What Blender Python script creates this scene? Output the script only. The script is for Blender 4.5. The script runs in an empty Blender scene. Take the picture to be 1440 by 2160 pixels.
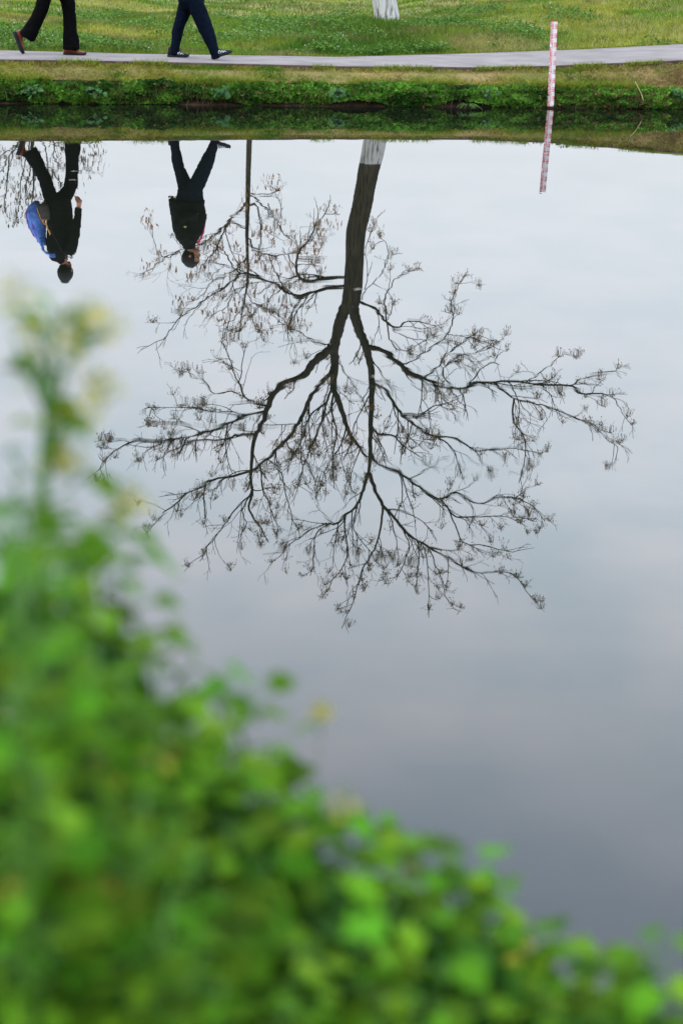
import bpy, math, random
import numpy as np
from mathutils import Vector, Matrix

SC = bpy.context.scene
COL = SC.collection
random.seed(7); RNG = np.random.default_rng(7)

# ------------------------------------------------------------------ camera
F_PX, CAM_H, ROLL = 3600.0, 1.6, 0.035            # focal length in photo pixels (1440 x 2160)
PITCH = math.atan((1080 + 92) / F_PX)
FWD = np.array([0, math.cos(PITCH), -math.sin(PITCH)])
_r = np.array([1.0, 0, 0]); _u = np.array([0, math.sin(PITCH), math.cos(PITCH)])
RGT = math.cos(ROLL) * _r + math.sin(ROLL) * _u
UPV = math.cos(ROLL) * _u - math.sin(ROLL) * _r
CAM = np.array([0, 0, CAM_H])
cd = bpy.data.cameras.new('camera'); cam = bpy.data.objects.new('camera', cd); COL.objects.link(cam)
cam.matrix_world = Matrix(((RGT[0], UPV[0], -FWD[0], 0), (RGT[1], UPV[1], -FWD[1], 0), (RGT[2], UPV[2], -FWD[2], CAM_H), (0, 0, 0, 1)))
cd.sensor_fit = 'VERTICAL'; cd.sensor_height = 36.0; cd.sensor_width = 24.0
cd.lens = F_PX / 2160 * 36.0
cd.clip_start = 0.05; cd.clip_end = 3000
cd.dof.use_dof = True; cd.dof.focus_distance = 23.0; cd.dof.aperture_fstop = 2.8
SC.camera = cam

# ------------------------------------------------------------------ world, sun, exposure
SUN_EL, SUN_AZ = math.radians(52), math.radians(215)      # behind the camera, to the left (azimuth clockwise from +Y)
w = bpy.data.worlds.new('World'); SC.world = w; w.use_nodes = True
nt = w.node_tree; N = nt.nodes; L = nt.links; N.clear()
def wn(t, **k):
    n = N.new(t)
    for a, b in k.items(): setattr(n, a, b)
    return n
out = wn('ShaderNodeOutputWorld'); bg = wn('ShaderNodeBackground'); bg.inputs['Strength'].default_value = 0.1
sky = wn('ShaderNodeTexSky', sky_type='NISHITA', sun_disc=False)
sky.sun_elevation = SUN_EL; sky.sun_rotation = SUN_AZ; sky.air_density = 1.0; sky.dust_density = 2.0
tc = wn('ShaderNodeTexCoord'); sep = wn('ShaderNodeSeparateXYZ'); L.new(tc.outputs['Generated'], sep.inputs[0])
ramp = wn('ShaderNodeValToRGB'); L.new(sep.outputs['Z'], ramp.inputs[0])      # overcast sky, brighter overhead than at the horizon
cr = ramp.color_ramp
cr.elements[0].position = 0.0; cr.elements[0].color = (0.270, 0.288, 0.310, 1)
cr.elements[1].position = 1.0; cr.elements[1].color = (0.77, 0.79, 0.86, 1)
for p, c in ((0.106, (0.375, 0.395, 0.418)), (0.235, (0.655, 0.69, 0.735)), (0.287, (0.79, 0.835, 0.89)), (0.366, (0.87, 0.91, 0.97)), (0.43, (0.86, 0.905, 0.985)), (0.50, (0.70, 0.785, 0.92)), (0.62, (0.67, 0.765, 0.92))):
    e = cr.elements.new(p); e.color = (*c, 1)
# cloud layer: noise on a plane overhead
zc = wn('ShaderNodeMath', operation='ADD'); L.new(sep.outputs['Z'], zc.inputs[0]); zc.inputs[1].default_value = 0.12
dv = wn('ShaderNodeVectorMath', operation='DIVIDE'); L.new(tc.outputs['Generated'], dv.inputs[0]); L.new(zc.outputs[0], dv.inputs[1])
no = wn('ShaderNodeTexNoise'); no.inputs['Scale'].default_value = 5.2; no.inputs['Detail'].default_value = 3.0; no.inputs['Roughness'].default_value = 0.45
L.new(dv.outputs[0], no.inputs['Vector'])
cr2 = wn('ShaderNodeValToRGB'); L.new(no.outputs['Fac'], cr2.inputs[0])
cr2.color_ramp.elements[0].position = 0.32; cr2.color_ramp.elements[0].color = (0.83, 0.915, 0.965, 1)
cr2.color_ramp.elements[1].position = 0.68; cr2.color_ramp.elements[1].color = (1.055, 1.045, 1.075, 1)
mul = wn('ShaderNodeMixRGB', blend_type='MULTIPLY')
fa = wn('ShaderNodeMapRange'); fa.inputs['From Min'].default_value = 0.08; fa.inputs['From Max'].default_value = 0.34; fa.inputs['To Min'].default_value = 0.15; L.new(sep.outputs['Z'], fa.inputs[0]); L.new(fa.outputs[0], mul.inputs[0])   # cloud cells blend into even haze near the horizon
L.new(ramp.outputs[0], mul.inputs[1]); L.new(cr2.outputs[0], mul.inputs[2])
sc_ = wn('ShaderNodeVectorMath', operation='SCALE'); L.new(mul.outputs[0], sc_.inputs[0]); sc_.inputs['Scale'].default_value = 38.0
mix = wn('ShaderNodeMixRGB'); mix.inputs[0].default_value = 0.93      # the cloud deck covers almost all of the blue sky
L.new(sky.outputs[0], mix.inputs[1]); L.new(sc_.outputs[0], mix.inputs[2])
L.new(mix.outputs[0], bg.inputs['Color']); L.new(bg.outputs[0], out.inputs['Surface'])
sd = bpy.data.lights.new('sun', 'SUN'); sun = bpy.data.objects.new('sun', sd); COL.objects.link(sun)
sd.energy = 1.3; sd.angle = math.radians(10); sd.color = (1.0, 0.96, 0.90)
sdir = Vector((math.sin(SUN_AZ) * math.cos(SUN_EL), math.cos(SUN_AZ) * math.cos(SUN_EL), math.sin(SUN_EL)))
sun.rotation_euler = sdir.to_track_quat('Z', 'Y').to_euler(); sun.location = (-20, -20, 30)
SC.view_settings.view_transform = 'Standard'; SC.view_settings.look = 'None'
SC.view_settings.exposure = 0.0; SC.view_settings.gamma = 1.0; SC.view_settings.use_curve_mapping = False
SC.render.engine = 'CYCLES'; SC.cycles.use_denoising = True
SC.cycles.max_bounces = 6; SC.cycles.diffuse_bounces = 3; SC.cycles.glossy_bounces = 3; SC.cycles.transmission_bounces = 4
SC.cycles.sample_clamp_indirect = 6.0

# ------------------------------------------------------------------ helpers
def ray(x, y): return FWD + (x - 720) / F_PX * RGT + (1080 - y) / F_PX * UPV
def at_z(x, y, z):
    d = ray(x, y); return CAM + d * (z - CAM_H) / d[2]
def at_y(x, y, Y):                                    # point seen directly at depth Y
    d = ray(x, y); return CAM + d * Y / d[1]
def mir(x, y, Y):                                     # point at depth Y whose mirror image is seen at pixel (x, y)
    p = at_y(x, y, Y); return np.array([p[0], p[1], -p[2]])

def tag(o, label=None, cat=None, group=None, kind=None):
    if label: o['label'] = label
    if cat: o['category'] = cat
    if group: o['group'] = group
    if kind: o['kind'] = kind
    return o
def empty(name, loc, label=None, cat=None, group=None):
    o = bpy.data.objects.new(name, None); COL.objects.link(o); o.location = Vector(loc); o.empty_display_size = 0.1
    return tag(o, label, cat, group)
def mesh(name, V, F, smooth=True):
    me = bpy.data.meshes.new(name)
    if isinstance(F, np.ndarray):
        V = np.asarray(V, dtype=np.float32).reshape(-1, 3); n, k = F.shape
        me.vertices.add(len(V)); me.vertices.foreach_set('co', V.ravel())
        me.loops.add(n * k); me.loops.foreach_set('vertex_index', F.astype(np.int32).ravel())
        me.polygons.add(n); me.polygons.foreach_set('loop_start', np.arange(0, n * k, k, dtype=np.int32))
        me.update(calc_edges=True)
    else:
        me.from_pydata([tuple(map(float, v)) for v in V], [], [tuple(map(int, f)) for f in F]); me.update()
    if smooth: me.polygons.foreach_set('use_smooth', [True] * len(me.polygons))
    return me
def link(name, me, mat=None, parent=None):
    o = bpy.data.objects.new(name, me); COL.objects.link(o)
    if mat and not me.materials: me.materials.append(mat)
    if parent:
        o.parent = parent
        o.matrix_parent_inverse = Matrix.Translation(-Vector(parent.location))
    return o
def obj(name, V, F, mat=None, parent=None, smooth=True):
    return link(name, mesh(name, V, F, smooth), mat, parent)
class MB:
    def __init__(s): s.V = []; s.F = []
    def add(s, V, F):
        b = len(s.V); s.V.extend([tuple(v) for v in V]); s.F.extend([tuple(i + b for i in f) for f in F]); return s
    def build(s, name, mat, parent=None, smooth=True): return obj(name, s.V, s.F, mat, parent, smooth)
def box(c, sx, sy, sz, rot=None):
    V = [Vector((x * sx / 2, y * sy / 2, z * sz / 2)) for x in (-1, 1) for y in (-1, 1) for z in (-1, 1)]
    if rot is not None: V = [rot @ v for v in V]
    return [v + Vector(c) for v in V], [(0, 1, 3, 2), (4, 6, 7, 5), (0, 4, 5, 1), (2, 3, 7, 6), (0, 2, 6, 4), (1, 5, 7, 3)]
def tube(P, R, n=6, cap=True, squash=None):
    P = np.asarray(P, float); m = len(P); R = np.broadcast_to(np.asarray(R, float), (m,))
    T = np.gradient(P, axis=0); T /= np.linalg.norm(T, axis=1)[:, None] + 1e-12
    a = np.array([0, 0, 1.0]) if abs(T[0][2]) < 0.9 else np.array([0, 1.0, 0])
    u = np.cross(T[0], a); u /= np.linalg.norm(u); V = []
    ang = np.arange(n) * 2 * math.pi / n; ca, sa = np.cos(ang)[:, None], np.sin(ang)[:, None]
    for i in range(m):
        u = u - T[i] * (u @ T[i]); u /= np.linalg.norm(u) + 1e-12; v = np.cross(T[i], u)
        V.extend((P[i] + R[i] * (ca * u + sa * v)).tolist())
    F = [(i * n + j, i * n + (j + 1) % n, (i + 1) * n + (j + 1) % n, (i + 1) * n + j) for i in range(m - 1) for j in range(n)]
    if cap: F += [tuple(range(n - 1, -1, -1)), tuple((m - 1) * n + j for j in range(n))]
    return V, F
def catmull(P, sub=4):
    P = np.asarray(P, float); Q = np.vstack([2 * P[0] - P[1], P, 2 * P[-1] - P[-2]]); o = []
    for i in range(1, len(Q) - 2):
        for t in np.arange(sub) / sub:
            a, b, c, d = Q[i - 1], Q[i], Q[i + 1], Q[i + 2]
            o.append(0.5 * (2 * b + (c - a) * t + (2 * a - 5 * b + 4 * c - d) * t * t + (3 * b - a - 3 * c + d) * t ** 3))
    o.append(P[-1]); return np.array(o)
def ell(c, rx, ry, rz, nu=12, nv=8, rot=None):
    V = [Vector((0, 0, -rz))]
    for j in range(1, nv):
        a = -math.pi / 2 + math.pi * j / nv
        V += [Vector((rx * math.cos(a) * math.cos(2 * math.pi * i / nu), ry * math.cos(a) * math.sin(2 * math.pi * i / nu), rz * math.sin(a))) for i in range(nu)]
    V.append(Vector((0, 0, rz)))
    if rot is not None: V = [rot @ v for v in V]
    V = [v + Vector(c) for v in V]; k = len(V) - 1
    F = [(0, 1 + (i + 1) % nu, 1 + i) for i in range(nu)]
    for j in range(nv - 2):
        for i in range(nu):
            a = 1 + j * nu; F.append((a + i, a + (i + 1) % nu, a + nu + (i + 1) % nu, a + nu + i))
    a = 1 + (nv - 2) * nu; F += [(a + i, a + (i + 1) % nu, k) for i in range(nu)]
    return V, F

# ------------------------------------------------------------------ materials
def lin(r, g, b):
    f = lambda c: (c / 255 / 12.92) if c <= 10 else ((c / 255 + 0.055) / 1.055) ** 2.4
    return (f(r), f(g), f(b), 1)
def mat(name, col, rough=0.8, spec=0.3, c2=None, scale=8.0, detail=4.0, bump=0.0, bscale=None, tint=False, trans=0.0, objrand=0.0, lo=0.35, hi=0.65, stretch=None):
    m = bpy.data.materials.new(name); m.use_nodes = True; t = m.node_tree; n = t.nodes; l = t.links
    p = n['Principled BSDF']; p.inputs['Roughness'].default_value = rough; p.inputs['Specular IOR Level'].default_value = spec
    src = None
    if c2 is not None or bump:
        g = n.new('ShaderNodeNewGeometry') if not objrand else None
        tcn = n.new('ShaderNodeTexCoord'); vec = tcn.outputs['Object'] if not stretch == 'world' else g.outputs['Position']
        if isinstance(stretch, tuple):
            mp = n.new('ShaderNodeMapping'); mp.inputs['Scale'].default_value = stretch; l.new(vec, mp.inputs[0]); vec = mp.outputs[0]
    if c2 is not None:
        no = n.new('ShaderNodeTexNoise'); no.inputs['Scale'].default_value = scale; no.inputs['Detail'].default_value = detail
        l.new(vec, no.inputs['Vector'])
        r = n.new('ShaderNodeValToRGB'); l.new(no.outputs['Fac'], r.inputs[0])
        r.color_ramp.elements[0].position = lo; r.color_ramp.elements[0].color = col
        r.color_ramp.elements[1].position = hi; r.color_ramp.elements[1].color = c2
        src = r.outputs[0]
    else:
        rgb = n.new('ShaderNodeRGB'); rgb.outputs[0].default_value = col; src = rgb.outputs[0]
    if tint:
        at = n.new('ShaderNodeAttribute'); at.attribute_name = 'tint'
        mx = n.new('ShaderNodeMixRGB'); mx.blend_type = 'MULTIPLY'; mx.inputs[0].default_value = 1
        l.new(src, mx.inputs[1]); l.new(at.outputs['Color'], mx.inputs[2]); src = mx.outputs[0]
    if objrand:
        oi = n.new('ShaderNodeObjectInfo'); h = n.new('ShaderNodeHueSaturation')
        m1 = n.new('ShaderNodeMapRange'); m1.inputs['To Min'].default_value = 1 - objrand; m1.inputs['To Max'].default_value = 1 + objrand
        m2 = n.new('ShaderNodeMapRange'); m2.inputs['To Min'].default_value = 0.470; m2.inputs['To Max'].default_value = 0.515
        l.new(oi.outputs['Random'], m1.inputs[0]); l.new(m1.outputs[0], h.inputs['Value'])
        mm = n.new('ShaderNodeMath'); mm.operation = 'FRACT'; m3 = n.new('ShaderNodeMath'); m3.operation = 'MULTIPLY'; m3.inputs[1].default_value = 7.31
        l.new(oi.outputs['Random'], m3.inputs[0]); l.new(m3.outputs[0], mm.inputs[0]); l.new(mm.outputs[0], m2.inputs[0]); l.new(m2.outputs[0], h.inputs['Hue'])
        l.new(src, h.inputs['Color']); src = h.outputs[0]
    l.new(src, p.inputs['Base Color'])
    if bump:
        nb = n.new('ShaderNodeTexNoise'); nb.inputs['Scale'].default_value = bscale or scale * 3; nb.inputs['Detail'].default_value = 5
        l.new(vec, nb.inputs['Vector']); b = n.new('ShaderNodeBump'); b.inputs['Strength'].default_value = bump; b.inputs['Distance'].default_value = 0.02
        l.new(nb.outputs['Fac'], b.inputs['Height']); l.new(b.outputs[0], p.inputs['Normal'])
    if trans:
        tr = n.new('ShaderNodeBsdfTranslucent'); l.new(src, tr.inputs['Color']); ms = n.new('ShaderNodeMixShader'); ms.inputs[0].default_value = trans
        l.new(p.outputs[0], ms.inputs[1]); l.new(tr.outputs[0], ms.inputs[2]); l.new(ms.outputs[0], n['Material Output'].inputs['Surface'])
    return m

M = {}
M['soil'] = mat('dark_wet_soil', (0.010, 0.007, 0.004, 1), 0.8, 0.15, (0.042, 0.024, 0.013, 1), 6, bump=0.6)
M['turf'] = mat('turf_ground', (0.060, 0.085, 0.014, 1), 0.95, 0.1, (0.19, 0.17, 0.05, 1), 1.4, 6, bump=0.6, bscale=30)
M['dryturf'] = mat('dry_turf_ground', (0.10, 0.105, 0.024, 1), 0.95, 0.1, (0.22, 0.16, 0.07, 1), 2.2, 6, bump=0.8, bscale=40)
M['path'] = mat('pale_concrete', (0.145, 0.128, 0.122, 1), 0.9, 0.1, (0.198, 0.177, 0.170, 1), 2.6, 9, bump=0.15, bscale=60)
M['pathside'] = mat('path_edge_earth', (0.04, 0.026, 0.02, 1), 0.9, 0.2, (0.08, 0.055, 0.04, 1), 9)
M['grass'] = mat('grass_blades', (0.95, 0.95, 0.95, 1), 0.7, 0.05, tint=True, trans=0.35)
M['leafy'] = mat('bank_leaves', (0.95, 0.95, 0.95, 1), 0.65, 0.08, tint=True, trans=0.3)
M['cloverflower'] = mat('clover_flower_white', (0.40, 0.41, 0.34, 1), 0.8, 0.1)
M['leaf'] = mat('fresh_leaf', (0.044, 0.145, 0.006, 1), 0.6, 0.05, (0.105, 0.250, 0.012, 1), 18, objrand=0.55, trans=0.40)
M['stem'] = mat('green_stem', (0.055, 0.155, 0.014, 1), 0.5, 0.4, trans=0.15)
M['petal'] = mat('yellow_petal', (0.50, 0.40, 0.035, 1), 0.6, 0.2, trans=0.35)
M['bud'] = mat('pale_green_bud', (0.19, 0.27, 0.05, 1), 0.6, 0.2, trans=0.3)
M['black'] = mat('black_cloth', (0.0018, 0.0018, 0.0020, 1), 0.95, 0.03, (0.0032, 0.0032, 0.0034, 1), 30, bump=0.25, bscale=14)
M['blackjacket'] = mat('black_jacket_cloth', (0.0026, 0.0032, 0.0030, 1), 0.85, 0.05, (0.0045, 0.0055, 0.005, 1), 20, bump=0.3, bscale=12)
M['navy'] = mat('navy_cloth', (0.0022, 0.0042, 0.0095, 1), 0.95, 0.03, (0.0036, 0.0065, 0.013, 1), 25, bump=0.25, bscale=14)
M['skin'] = mat('skin', (0.36, 0.15, 0.085, 1), 0.55, 0.35, (0.42, 0.19, 0.11, 1), 12)
M['hair'] = mat('black_hair', (0.004, 0.0035, 0.003, 1), 0.55, 0.2, (0.008, 0.007, 0.005, 1), 40, stretch=(1, 1, 0.15), bump=0.6, bscale=60)
M['eye'] = mat('dark_eye', (0.02, 0.015, 0.012, 1), 0.2, 0.5)
M['rust'] = mat('rust_leather', (0.115, 0.020, 0.010, 1), 0.6, 0.25, (0.17, 0.033, 0.016, 1), 16)
M['rubber'] = mat('dark_rubber', (0.010, 0.011, 0.014, 1), 0.75, 0.15)
M['sneaker'] = mat('charcoal_knit', (0.006, 0.008, 0.012, 1), 0.8, 0.12, (0.010, 0.012, 0.017, 1), 60)
M['white'] = mat('white_stripe', (0.62, 0.63, 0.66, 1), 0.6, 0.3)
M['blue'] = mat('blue_nylon', (0.085, 0.19, 0.56, 1), 0.6, 0.1, (0.14, 0.28, 0.72, 1), 14, bump=0.5, bscale=18)
M['purple'] = mat('purple_piping', (0.22, 0.06, 0.36, 1), 0.6, 0.3)
M['gold'] = mat('gold_metal', (0.60, 0.30, 0.07, 1), 0.35, 0.5)
M['brownbag'] = mat('dark_brown_leather', (0.030, 0.022, 0.016, 1), 0.5, 0.4)
M['pink'] = mat('pink_scarf', (0.62, 0.05, 0.14, 1), 0.8, 0.2)
M['gaugewhite'] = mat('gauge_white_enamel', (0.60, 0.58, 0.58, 1), 0.5, 0.2, (0.50, 0.48, 0.47, 1), 14)
M['gaugered'] = mat('gauge_red_enamel', (0.62, 0.050, 0.070, 1), 0.5, 0.15, (0.54, 0.055, 0.075, 1), 30)
M['steel'] = mat('galvanised_steel', (0.25, 0.25, 0.26, 1), 0.5, 0.5)
M['drupe'] = mat('dry_fruit', (0.20, 0.125, 0.05, 1), 0.8, 0.02, (0.32, 0.21, 0.095, 1), 3)
M['orangeleaf'] = mat('russet_leaflets', (0.28, 0.115, 0.035, 1), 0.7, 0.2, (0.36, 0.20, 0.085, 1), 3, trans=0.2)
M['darkleaf'] = mat('small_dark_leaves', (0.07, 0.06, 0.04, 1), 0.7, 0.2, (0.16, 0.10, 0.06, 1), 2, trans=0.2)
M['concrete'] = mat('pale_concrete_wall', (0.36, 0.37, 0.39, 1), 0.9, 0.2, (0.44, 0.45, 0.47, 1), 2)
def bark_mat(name, whitewash_z=None):
    m = bpy.data.materials.new(name); m.use_nodes = True; t = m.node_tree; n = t.nodes; l = t.links; p = n['Principled BSDF']
    p.inputs['Roughness'].default_value = 0.9; p.inputs['Specular IOR Level'].default_value = 0.15
    g = n.new('ShaderNodeNewGeometry'); mp = n.new('ShaderNodeMapping'); mp.inputs['Scale'].default_value = (9, 9, 1.1); l.new(g.outputs['Position'], mp.inputs[0])
    no = n.new('ShaderNodeTexNoise'); no.inputs['Scale'].default_value = 3.0; no.inputs['Detail'].default_value = 6; no.inputs['Distortion'].default_value = 0.6; l.new(mp.outputs[0], no.inputs['Vector'])
    r = n.new('ShaderNodeValToRGB'); l.new(no.outputs['Fac'], r.inputs[0])
    r.color_ramp.elements[0].position = 0.35; r.color_ramp.elements[0].color = (0.020, 0.017, 0.010, 1)
    r.color_ramp.elements[1].position = 0.65; r.color_ramp.elements[1].color = (0.062, 0.050, 0.033, 1)
    src = r.outputs[0]
    b = n.new('ShaderNodeBump'); b.inputs['Strength'].default_value = 0.9; b.inputs['Distance'].default_value = 0.03; l.new(no.outputs['Fac'], b.inputs['Height']); l.new(b.outputs[0], p.inputs['Normal'])
    if whitewash_z:
        r2 = n.new('ShaderNodeValToRGB'); l.new(no.outputs['Fac'], r2.inputs[0])       # paint missing in the deep cracks
        r2.color_ramp.elements[0].position = 0.33; r2.color_ramp.elements[0].color = (0.10, 0.09, 0.08, 1)
        r2.color_ramp.elements[1].position = 0.50; r2.color_ramp.elements[1].color = (0.40, 0.39, 0.37, 1)
        sp = n.new('ShaderNodeSeparateXYZ'); l.new(g.outputs['Position'], sp.inputs[0])
        n2 = n.new('ShaderNodeTexNoise'); n2.inputs['Scale'].default_value = 6; l.new(g.outputs['Position'], n2.inputs['Vector'])
        ad = n.new('ShaderNodeMath'); ad.operation = 'MULTIPLY_ADD'; l.new(n2.outputs['Fac'], ad.inputs[0]); ad.inputs[1].default_value = 0.10; l.new(sp.outputs['Z'], ad.inputs[2])
        mr = n.new('ShaderNodeMapRange'); mr.inputs['From Min'].default_value = whitewash_z + 0.05; mr.inputs['From Max'].default_value = whitewash_z + 0.075; l.new(ad.outputs[0], mr.inputs[0])
        mx = n.new('ShaderNodeMixRGB'); l.new(mr.outputs[0], mx.inputs[0]); l.new(r2.outputs[0], mx.inputs[1]); l.new(src, mx.inputs[2]); src = mx.outputs[0]
    l.new(src, p.inputs['Base Color']); return m
M['bark'] = bark_mat('dark_bark')

# ------------------------------------------------------------------ water
def water_mat():
    m = bpy.data.materials.new('still_pond_water'); m.use_nodes = True; t = m.node_tree; n = t.nodes; l = t.links; p = n['Principled BSDF']
    p.inputs['Base Color'].default_value = (0.005, 0.006, 0.004, 1); p.inputs['Roughness'].default_value = 0.004; p.inputs['IOR'].default_value = 1.40
    p.inputs['Specular IOR Level'].default_value = 0.5
    g = n.new('ShaderNodeNewGeometry')
    def noise(sc, scale, det=2):
        mp = n.new('ShaderNodeMapping'); mp.inputs['Scale'].default_value = sc; l.new(g.outputs['Position'], mp.inputs[0])
        q = n.new('ShaderNodeTexNoise'); q.inputs['Scale'].default_value = scale; q.inputs['Detail'].default_value = det; l.new(mp.outputs[0], q.inputs['Vector']); return q.outputs['Fac']
    swell = noise((1, 1, 1), 0.55, 1); rip = noise((1.0, 2.6, 1), 5.0, 2); msk = noise((0.5, 1.3, 1), 1.1, 2)
    mr = n.new('ShaderNodeMapRange'); mr.inputs['From Min'].default_value = 0.60; mr.inputs['From Max'].default_value = 0.72; l.new(msk, mr.inputs[0])
    a = n.new('ShaderNodeMath'); a.operation = 'MULTIPLY'; l.new(rip, a.inputs[0]); l.new(mr.outputs[0], a.inputs[1])
    b = n.new('ShaderNodeMath'); b.operation = 'MULTIPLY_ADD'; l.new(a.outputs[0], b.inputs[0]); b.inputs[1].default_value = 0.14; l.new(swell, b.inputs[2])
    wv_ = noise((0.8, 2.0, 1), 2.6, 1); b2 = n.new('ShaderNodeMath'); b2.operation = 'MULTIPLY_ADD'; l.new(wv_, b2.inputs[0]); b2.inputs[1].default_value = 0.14; l.new(b.outputs[0], b2.inputs[2]); b = b2
    bu = n.new('ShaderNodeBump'); bu.inputs['Strength'].default_value = 1.0; bu.inputs['Distance'].default_value = 0.0012
    l.new(b.outputs[0], bu.inputs['Height']); l.new(bu.outputs[0], p.inputs['Normal'])
    return m
# ------------------------------------------------------------------ terrain functions (pond shore, path, lawn)
SX = np.array([-60, -14, -3.75, -2.31, -0.16, 2.26, 3.89, 12, 60.]); SYv = np.array([6, 14.6, 18.40, 18.89, 19.54, 20.36, 20.83, 22.5, 24.])
NX = np.array([-60, -14, -3.81, -2.35, -0.18, 1.37, 2.28, 3.89, 12, 60.]); NYv = np.array([6.4, 15.0, 18.80, 19.30, 20.02, 20.54, 20.84, 21.18, 22.9, 24.6])
NZv = np.array([.45, .45, .43, .43, .41, .42, .45, .55, .8, .8])
def sstep(a, b, x): t = np.clip((x - a) / (b - a), 0, 1); return t * t * (3 - 2 * t)
def Ysh(x): return np.interp(x, SX, SYv) + 0.03 * np.sin(x * 5.1) + 0.02 * np.sin(x * 11.7 + 1)
def Yn(x): return np.interp(x, NX, NYv)
def Zn(x): return np.interp(x, NX, NZv)
def Yf(x): return np.interp(x, [-60, -14, -4.16, -2.52, -0.19, 1.48, 2.86, 4.75, 12, 60], [8.2, 16.7, 20.45, 20.75, 21.55, 22.65, 23.10, 23.55, 25, 26.5])
def Zf(x): return np.interp(x, [-14, -0.2, 1.5, 2.9, 4.75, 12], [.43, .43, .475, .545, .68, .85])
def Zlawn(x, Y):
    x = np.asarray(x, float); Y = np.asarray(Y, float); d = np.clip(Y - Yf(x), 0, None)
    s = np.interp(x, [-10, 0.4, 1.5, 3.0, 5.0, 9], [.032, .036, .085, .150, .185, .16])
    rise = np.interp(x, [-10, 0.4, 1.5, 3.0, 5.0, 9], [.30, .24, .38, .51, .85, .95])
    z = Zf(x) - 0.015 + rise * (1 - np.exp(-d * s / rise))
    fall = sstep(27, 48, Y) * np.interp(x, [1.0, 3.5, 9], [0.0, 0.45, 0.55])
    mound = 0.05 * np.sin(x * 1.9 + Y * .7) * np.sin(Y * 1.15 - x * .4) + 0.025 * np.sin(x * 4.3 - Y * 1.1) * np.sin(Y * 2.6 + x) + 0.10 * np.exp(-((x - .3) / 1.3) ** 2 - ((Y - 26.0) / 1.6) ** 2)
    return z - fall + mound * np.clip(d * .8, 0, 1)
XS = np.concatenate([np.linspace(-60, -9, 12), np.linspace(-8.5, 9, 141), np.linspace(9.6, 60, 12)])
def sheet(name, rows, m, kind='structure', smooth=True):
    V = np.array(rows).reshape(-1, 3); nr, nc = len(rows), len(XS)
    i = np.arange(nr - 1)[:, None] * nc + np.arange(nc - 1)[None, :]
    F = np.stack([i, i + 1, i + nc + 1, i + nc], -1).reshape(-1, 4)
    o = obj(name, V, F, m, None, smooth); o['kind'] = kind; return o
def row(Y, z): return np.stack([XS, np.broadcast_to(Y, XS.shape), np.broadcast_to(z, XS.shape)], -1)
wob = lambda k, a: a * np.sin(XS * 3.7 + k) * np.sin(XS * 1.9 + 2 * k) + a * 0.5 * np.sin(XS * 9.3 + k * 3)
ys = Ysh(XS); yn = Yn(XS); zn = Zn(XS); yf = Yf(XS); zf = Zf(XS)
CL = 0.235                                             # height of the little earth cliff at the waterline
sheet('far_bank', [row(ys - 0.5, -0.35), row(ys - 0.02 + wob(1, .03), -0.03), row(ys + 0.09 + wob(2, .03), 0.04), row(ys + 0.12 + wob(3, .03), 0.12), row(ys + 0.07 + wob(4, .02), CL), row(ys + .12, CL + 0.02)], M['soil'])
sheet('bank_verge', [row(ys + 0.085 + wob(4, .02), CL + .012), row(ys + 0.16, CL + 0.035), row((ys + .16 + yn) / 2, (CL + 0.02 + zn - 0.045) / 2 + 0.03), row(yn - 0.02, zn - 0.05), row(yn + 0.10, zn - 0.06)], M['dryturf'])
sheet('footpath', [row(yn + 0.03, zn - 0.075), row(yn + 0.002, zn - 0.012), row(yn + 0.012, zn)] + [row(yn + (yf - yn) * t, zn + (zf - zn) * t + 0.012 * math.sin(math.pi * t)) for t in (.2, .4, .6, .8)] + [row(yf, zf), row(yf + .03, zf - .06)], M['path'])
fp = bpy.data.objects['footpath']; fp.data.materials.append(M['pathside']); fp.data.polygons.foreach_set('material_index', [1 if i < 2 * (len(XS) - 1) else 0 for i in range(len(fp.data.polygons))])
lr = [row(yf - 0.04, zf - 0.03)]
for d in list(np.linspace(0.02, 6, 22)) + list(np.linspace(6.6, 26, 28)) + [30, 36, 45, 60, 90, 150, 300, 700]:
    lr.append(row(yf + d, Zlawn(XS, yf + d) if d < 60 else Zlawn(XS, yf + 60)))
for r_ in lr[-4:]: r_[:, 0] *= 1 + (r_[:, 1] - 90) / 60 * (np.abs(XS) > 8.9)
sheet('lawn', lr, M['turf'])
wv = [(-60, 1.2, 0), (60, 1.2, 0), (60, 26, 0), (-60, 26, 0)]
water = obj('pond_water', wv, [(0, 1, 2, 3)], water_mat()); water['kind'] = 'structure'
# the near bank under the photographer
nb = []
gx = np.concatenate([np.linspace(-60, -4, 8), np.linspace(-3, 3, 31), np.linspace(4, 60, 8)])
def Yedge(x): return 1.78 - 0.22 * np.clip(x, -1, 1) + 0.05 * np.sin(x * 4)
for d, z in ((-40, 0.6), (-6, 0.45), (-1.2, 0.36), (-0.5, 0.34), (-0.12, 0.31), (0.0, 0.2), (0.12, 0.0), (0.5, -0.4)):
    nb.append(np.stack([gx, Yedge(gx) + d, z + 0.02 * np.sin(gx * 6 + d * 9)], -1))
Vn = np.array(nb).reshape(-1, 3); nc = len(gx); ii = np.arange(len(nb) - 1)[:, None] * nc + np.arange(nc - 1)[None, :]
o = obj('near_bank', Vn, np.stack([ii, ii + 1, ii + nc + 1, ii + nc], -1).reshape(-1, 4), M['soil']); o['kind'] = 'structure'

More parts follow.
